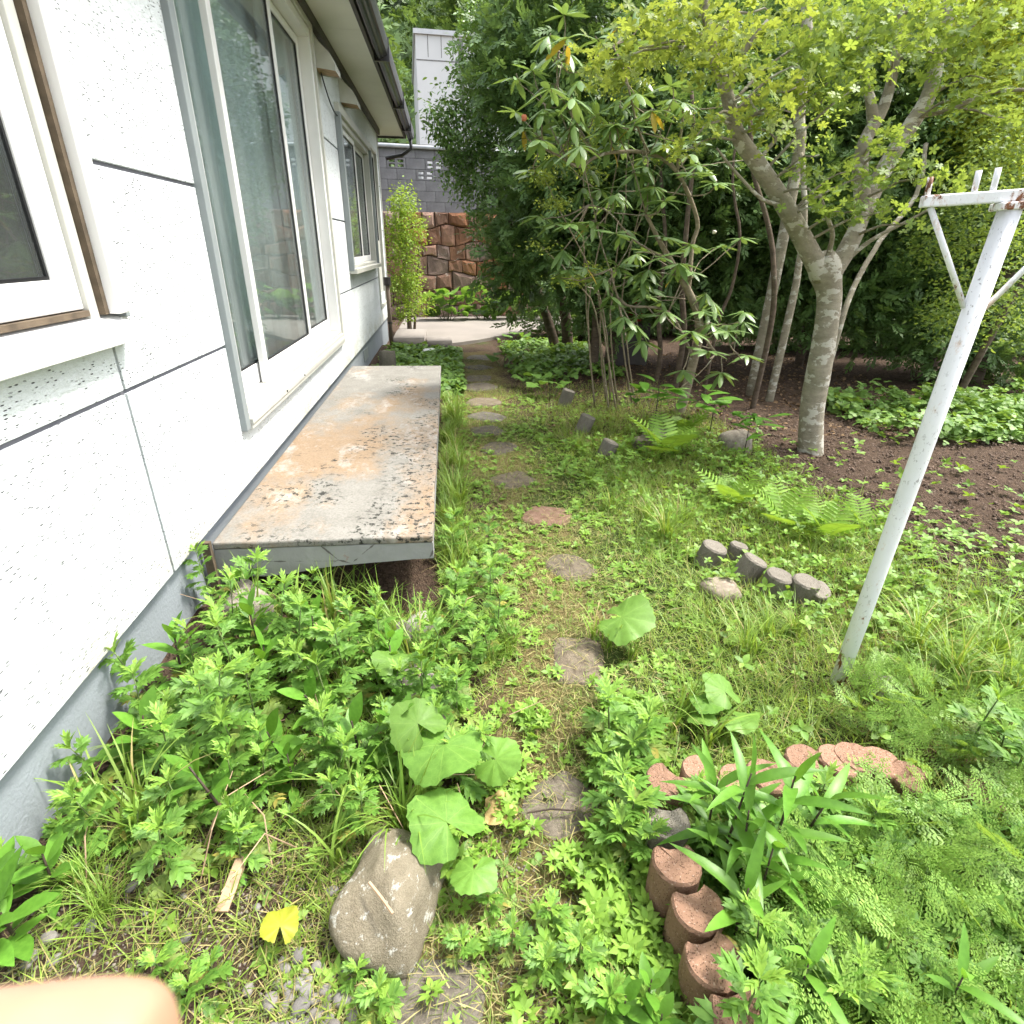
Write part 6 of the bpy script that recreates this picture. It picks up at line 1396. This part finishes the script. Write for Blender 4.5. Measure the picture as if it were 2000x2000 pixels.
# hedge added as a dark backdrop behind the trunks, blocking bright sky
hd = empty("backdrop_hedge", (4.5, 10.5, 0)); tag(hd, "added hedge serving as a dark backdrop behind the shaded trunks", "hedge")
crown(hd, T_SPRAY, [(-2.3 + i * 1.1, .5 + .25 * i, .55 + .35 * (i > 0), .75, .6, .75 + .3 * (i > 0)) for i in range(8)], 1900, 4, .12, (.14, .24), MT['yew'], 71, .5)
mb = MB()
for i in range(8): mb.tube([(-2.3 + i * 1.1, .5 + .25 * i, -.1), (-2.2 + i * 1.1, .5 + .25 * i, 1.2)], .04, 6)
mb.build("stems", MT['bark2'], hd)
hd = empty("backdrop_hedge", (8.0, 8.6, 0)); tag(hd, "added hedge serving as a dark backdrop at far right behind the bright green shrub", "hedge")  # second hedge, added to darken the background at right
crown(hd, T_SPRAY, [(-2.6 + i * 1.1, .9 - .1 * i, .9, .8, .6, 1.1) for i in range(7)], 1700, 4, .12, (.14, .24), MT['yew'], 72, .5)
# slim grey stems standing in the shade
for k, (seq, r0, r1, lb) in enumerate([([(1553, 345, 6.2), (1560, 230, 6.2), (1572, 100, 6.2), (1578, -60, 6.2)], .06, .05, "straight grey trunk behind the pale tree's left limb"), ([(1505, 640, 5.6), (1512, 540, 5.6), (1500, 440, 5.7), (1470, 330, 5.8), (1465, 230, 5.9)], .03, .02, "thin shaded stem left of the pale tree's trunk"), ([(1545, 600, 5.9), (1560, 520, 5.9), (1572, 420, 5.9), (1565, 300, 6.0)], .045, .022, "pale shaded stem just left of the pale trunk"), ([(1640, 640, 5.5), (1668, 560, 5.6), (1720, 470, 5.7), (1790, 380, 5.9), (1810, 280, 6.1)], .03, .02, "slanting grey stem just right of the pale trunk"), ([(1335, 660, 6.6), (1332, 560, 6.6), (1340, 450, 6.6), (1355, 300, 6.7), (1350, 180, 6.8)], .04, .02, "upright reddish stem behind the rhododendron"), ([(1290, 690, 6.9), (1285, 600, 6.9), (1300, 480, 6.9), (1290, 330, 7.0)], .035, .018, "slim brown stem left of the rhododendron's trunk"), ([(1400, 640, 6.0), (1430, 560, 6.0), (1445, 460, 6.0), (1430, 360, 6.1), (1440, 260, 6.2)], .02, .012, "thin forked grey stem right of the rhododendron")]):
    pts = line(seq); b = np.array([pts[0][0] - .03, pts[0][1], 0.0]); e = empty("slim_tree", tuple(b)); tag(e, lb, "tree stem", "slim stems under the canopy")
    m_ = MB(); limb(m_, [np.array((0, 0, -.1))] + [p - b for p in pts], r0, r1, 8, 4, .004, k); m_.build("trunk", MT['bark' if k in (0, 2, 3) else 'bark2'], e, True)
    top_ = pts[-1] - b; crown(e, T_L4, [(top_[0], top_[1], top_[2] + .2, .4, .4, .3)], 40, 6, .09, (.04, .06), MT['maple2'] if k in (0, 2) else MT['yew'], 200 + k, .2)
# lime-green sunlit shrubs at the right edge
tree("green_shrub", "bright green shrub at the right edge behind the laundry post", (5.4, 5.6, 0), [([(5.4, 5.6, -.1), (5.3, 5.6, 1.0), (5.2, 5.5, 1.8)], .04, .02), ([(5.5, 5.7, -.1), (5.8, 5.7, 1.2), (6.0, 5.6, 2.0)], .04, .02)], T_L4,
     [pb(1950, 330, 5.6, .5, .5, .25), pb(1900, 400, 5.5, .35, .4, .2), pb(1970, 470, 5.4, .45, .5, .25), pb(1920, 560, 5.3, .35, .4, .2), pb(1985, 620, 5.3, .4, .4, .25), pb(1860, 620, 5.6, .3, .35, .2), pb(1840, 480, 5.9, .35, .4, .2), pb(2000, 250, 5.7, .5, .5, .3)], 620, 11, .08, (.03, .055), MT['maple2'], 81, shell=.2, up=.8, cat="shrub")
tree("lime_tree", "tall yellow-green tree in the upper right corner", (6.6, 6.6, 0), [([(6.6, 6.6, -.1), (6.5, 6.6, 1.6), (6.4, 6.5, 3.2), (6.2, 6.4, 4.4)], .09, .04)], T_L4,
     [pb(1960, 60, 6.4, .6, .6, .35), pb(1900, 0, 6.6, .6, .6, .35), pb(1990, 160, 6.3, .5, .5, .3), pb(1930, 230, 6.5, .4, .4, .25), pb(1985, 290, 6.2, .45, .5, .25), (5.8, 6.6, 4.4, .9, .9, .5)], 620, 10, .10, (.05, .085), MT['ysh'], 83, shell=.2, up=.8)
# bright shrub at the house's far corner
tree("corner_shrub", "bright green shrub growing at the far corner of the house", (-0.78, 11.9, 0), [([(-.78, 11.9, -.1), (-.8, 11.9, .9), (-.85, 11.9, 1.8)], .05, .02), ([(-.7, 11.9, -.1), (-.6, 11.9, .8), (-.5, 11.9, 1.5)], .03, .015)], T_L4,
     [pb(785, 400, 11.8, .22, .3, .3), pb(800, 450, 11.7, .28, .3, .3), pb(785, 500, 11.6, .3), pb(770, 450, 11.8, .25), pb(805, 545, 11.5, .22), pb(780, 560, 11.6, .3), pb(815, 590, 11.5, .25, .25, .2), pb(790, 610, 11.4, .2, .2, .15)], 520, 11, .07, (.035, .065), MT['corner'], 91, shell=.25, cat="shrub")
# wooded slope
wr = np.random.default_rng(8); blobs = []
for i in range(150):
    x = wr.uniform(-22, 55); y = wr.uniform(29, 62); z = 1.9 + (y - 27) * .62; r = wr.uniform(1.6, 3.0)
    blobs.append((x, y, z + r * .9, r, r, r * 1.1))
C, L, D = cloud(blobs, 9500, 7, .42, 101, .75); n = len(L)
o = link("wooded_slope", mesh_np("wooded_slope", *scatter(T_SPRAY, L, leaf_rots(D, .4, 5), wr.uniform(.5, .95, n)), MT['forest'])); tag(o, "hazy mixed woods on the slope behind the buildings", "woods", None, 'stuff')

# ================================================================== the photographer's hand, one finger in front of the lens
def cw(p): return tuple(RW @ (np.array(p, float) + np.array([.0032, -.0024, 0])) + np.array([0, 0, CAM_H]))
HP = [(-.115, -.17, .10), (-.118, -.115, .072), (-.116, -.085, .055),                                   # wrist, palm, upper palm
      (-.118, -.062, .030), (-.112, -.054, -.008), (-.088, -.0525, -.036), (-.062, -.0505, -.047), (-.0365, -.0495, -.0505), (-.0345, -.0494, -.0508),   # index finger
      (-.112, -.082, .026), (-.106, -.080, -.006), (-.082, -.082, -.018), (-.064, -.083, -.004),      # middle
      (-.112, -.102, .028), (-.106, -.102, .000), (-.084, -.104, -.010), (-.068, -.105, .004),        # ring
      (-.112, -.121, .034), (-.107, -.122, .010), (-.090, -.124, .002), (-.078, -.125, .012),         # little finger
      (-.098, -.118, .085), (-.070, -.100, .088), (-.050, -.084, .076),                               # thumb
      (-.112, -.26, .16), (-.108, -.36, .22)]                                                       # forearm
HE = [(0, 1), (1, 2), (2, 3), (3, 4), (4, 5), (5, 6), (6, 7), (7, 8), (2, 9), (9, 10), (10, 11), (11, 12), (1, 13), (13, 14), (14, 15), (15, 16), (1, 17), (17, 18), (18, 19), (19, 20), (0, 21), (21, 22), (22, 23), (0, 24), (24, 25)]
HR = [.024, .026, .022, .012, .0105, .0098, .0094, .0090, .006, .0115, .0095, .0088, .0075, .011, .009, .0082, .007, .0095, .008, .0072, .0062, .015, .012, .0095, .032, .038]
me = bpy.data.meshes.new("hand"); me.from_pydata([cw(p) for p in HP], HE, []); me.update()
hand = link("hand", me); tag(hand, "blurred fingertip of the photographer's hand in the lower left corner", "hand")
sk = hand.modifiers.new("skin", 'SKIN'); sk.use_smooth_shade = True
if not me.skin_vertices: me.skin_vertices.new()
for i, r in enumerate(HR): me.skin_vertices[0].data[i].radius = (r * 1.08, r * 1.08)
me.skin_vertices[0].data[0].use_root = True
sb = hand.modifiers.new("subdivision", 'SUBSURF'); sb.levels = 2; sb.render_levels = 3
me.materials.append(simple_mat("skin", (0.36, 0.21, 0.14), 0.5, 0.3, var=.14, scale=70))
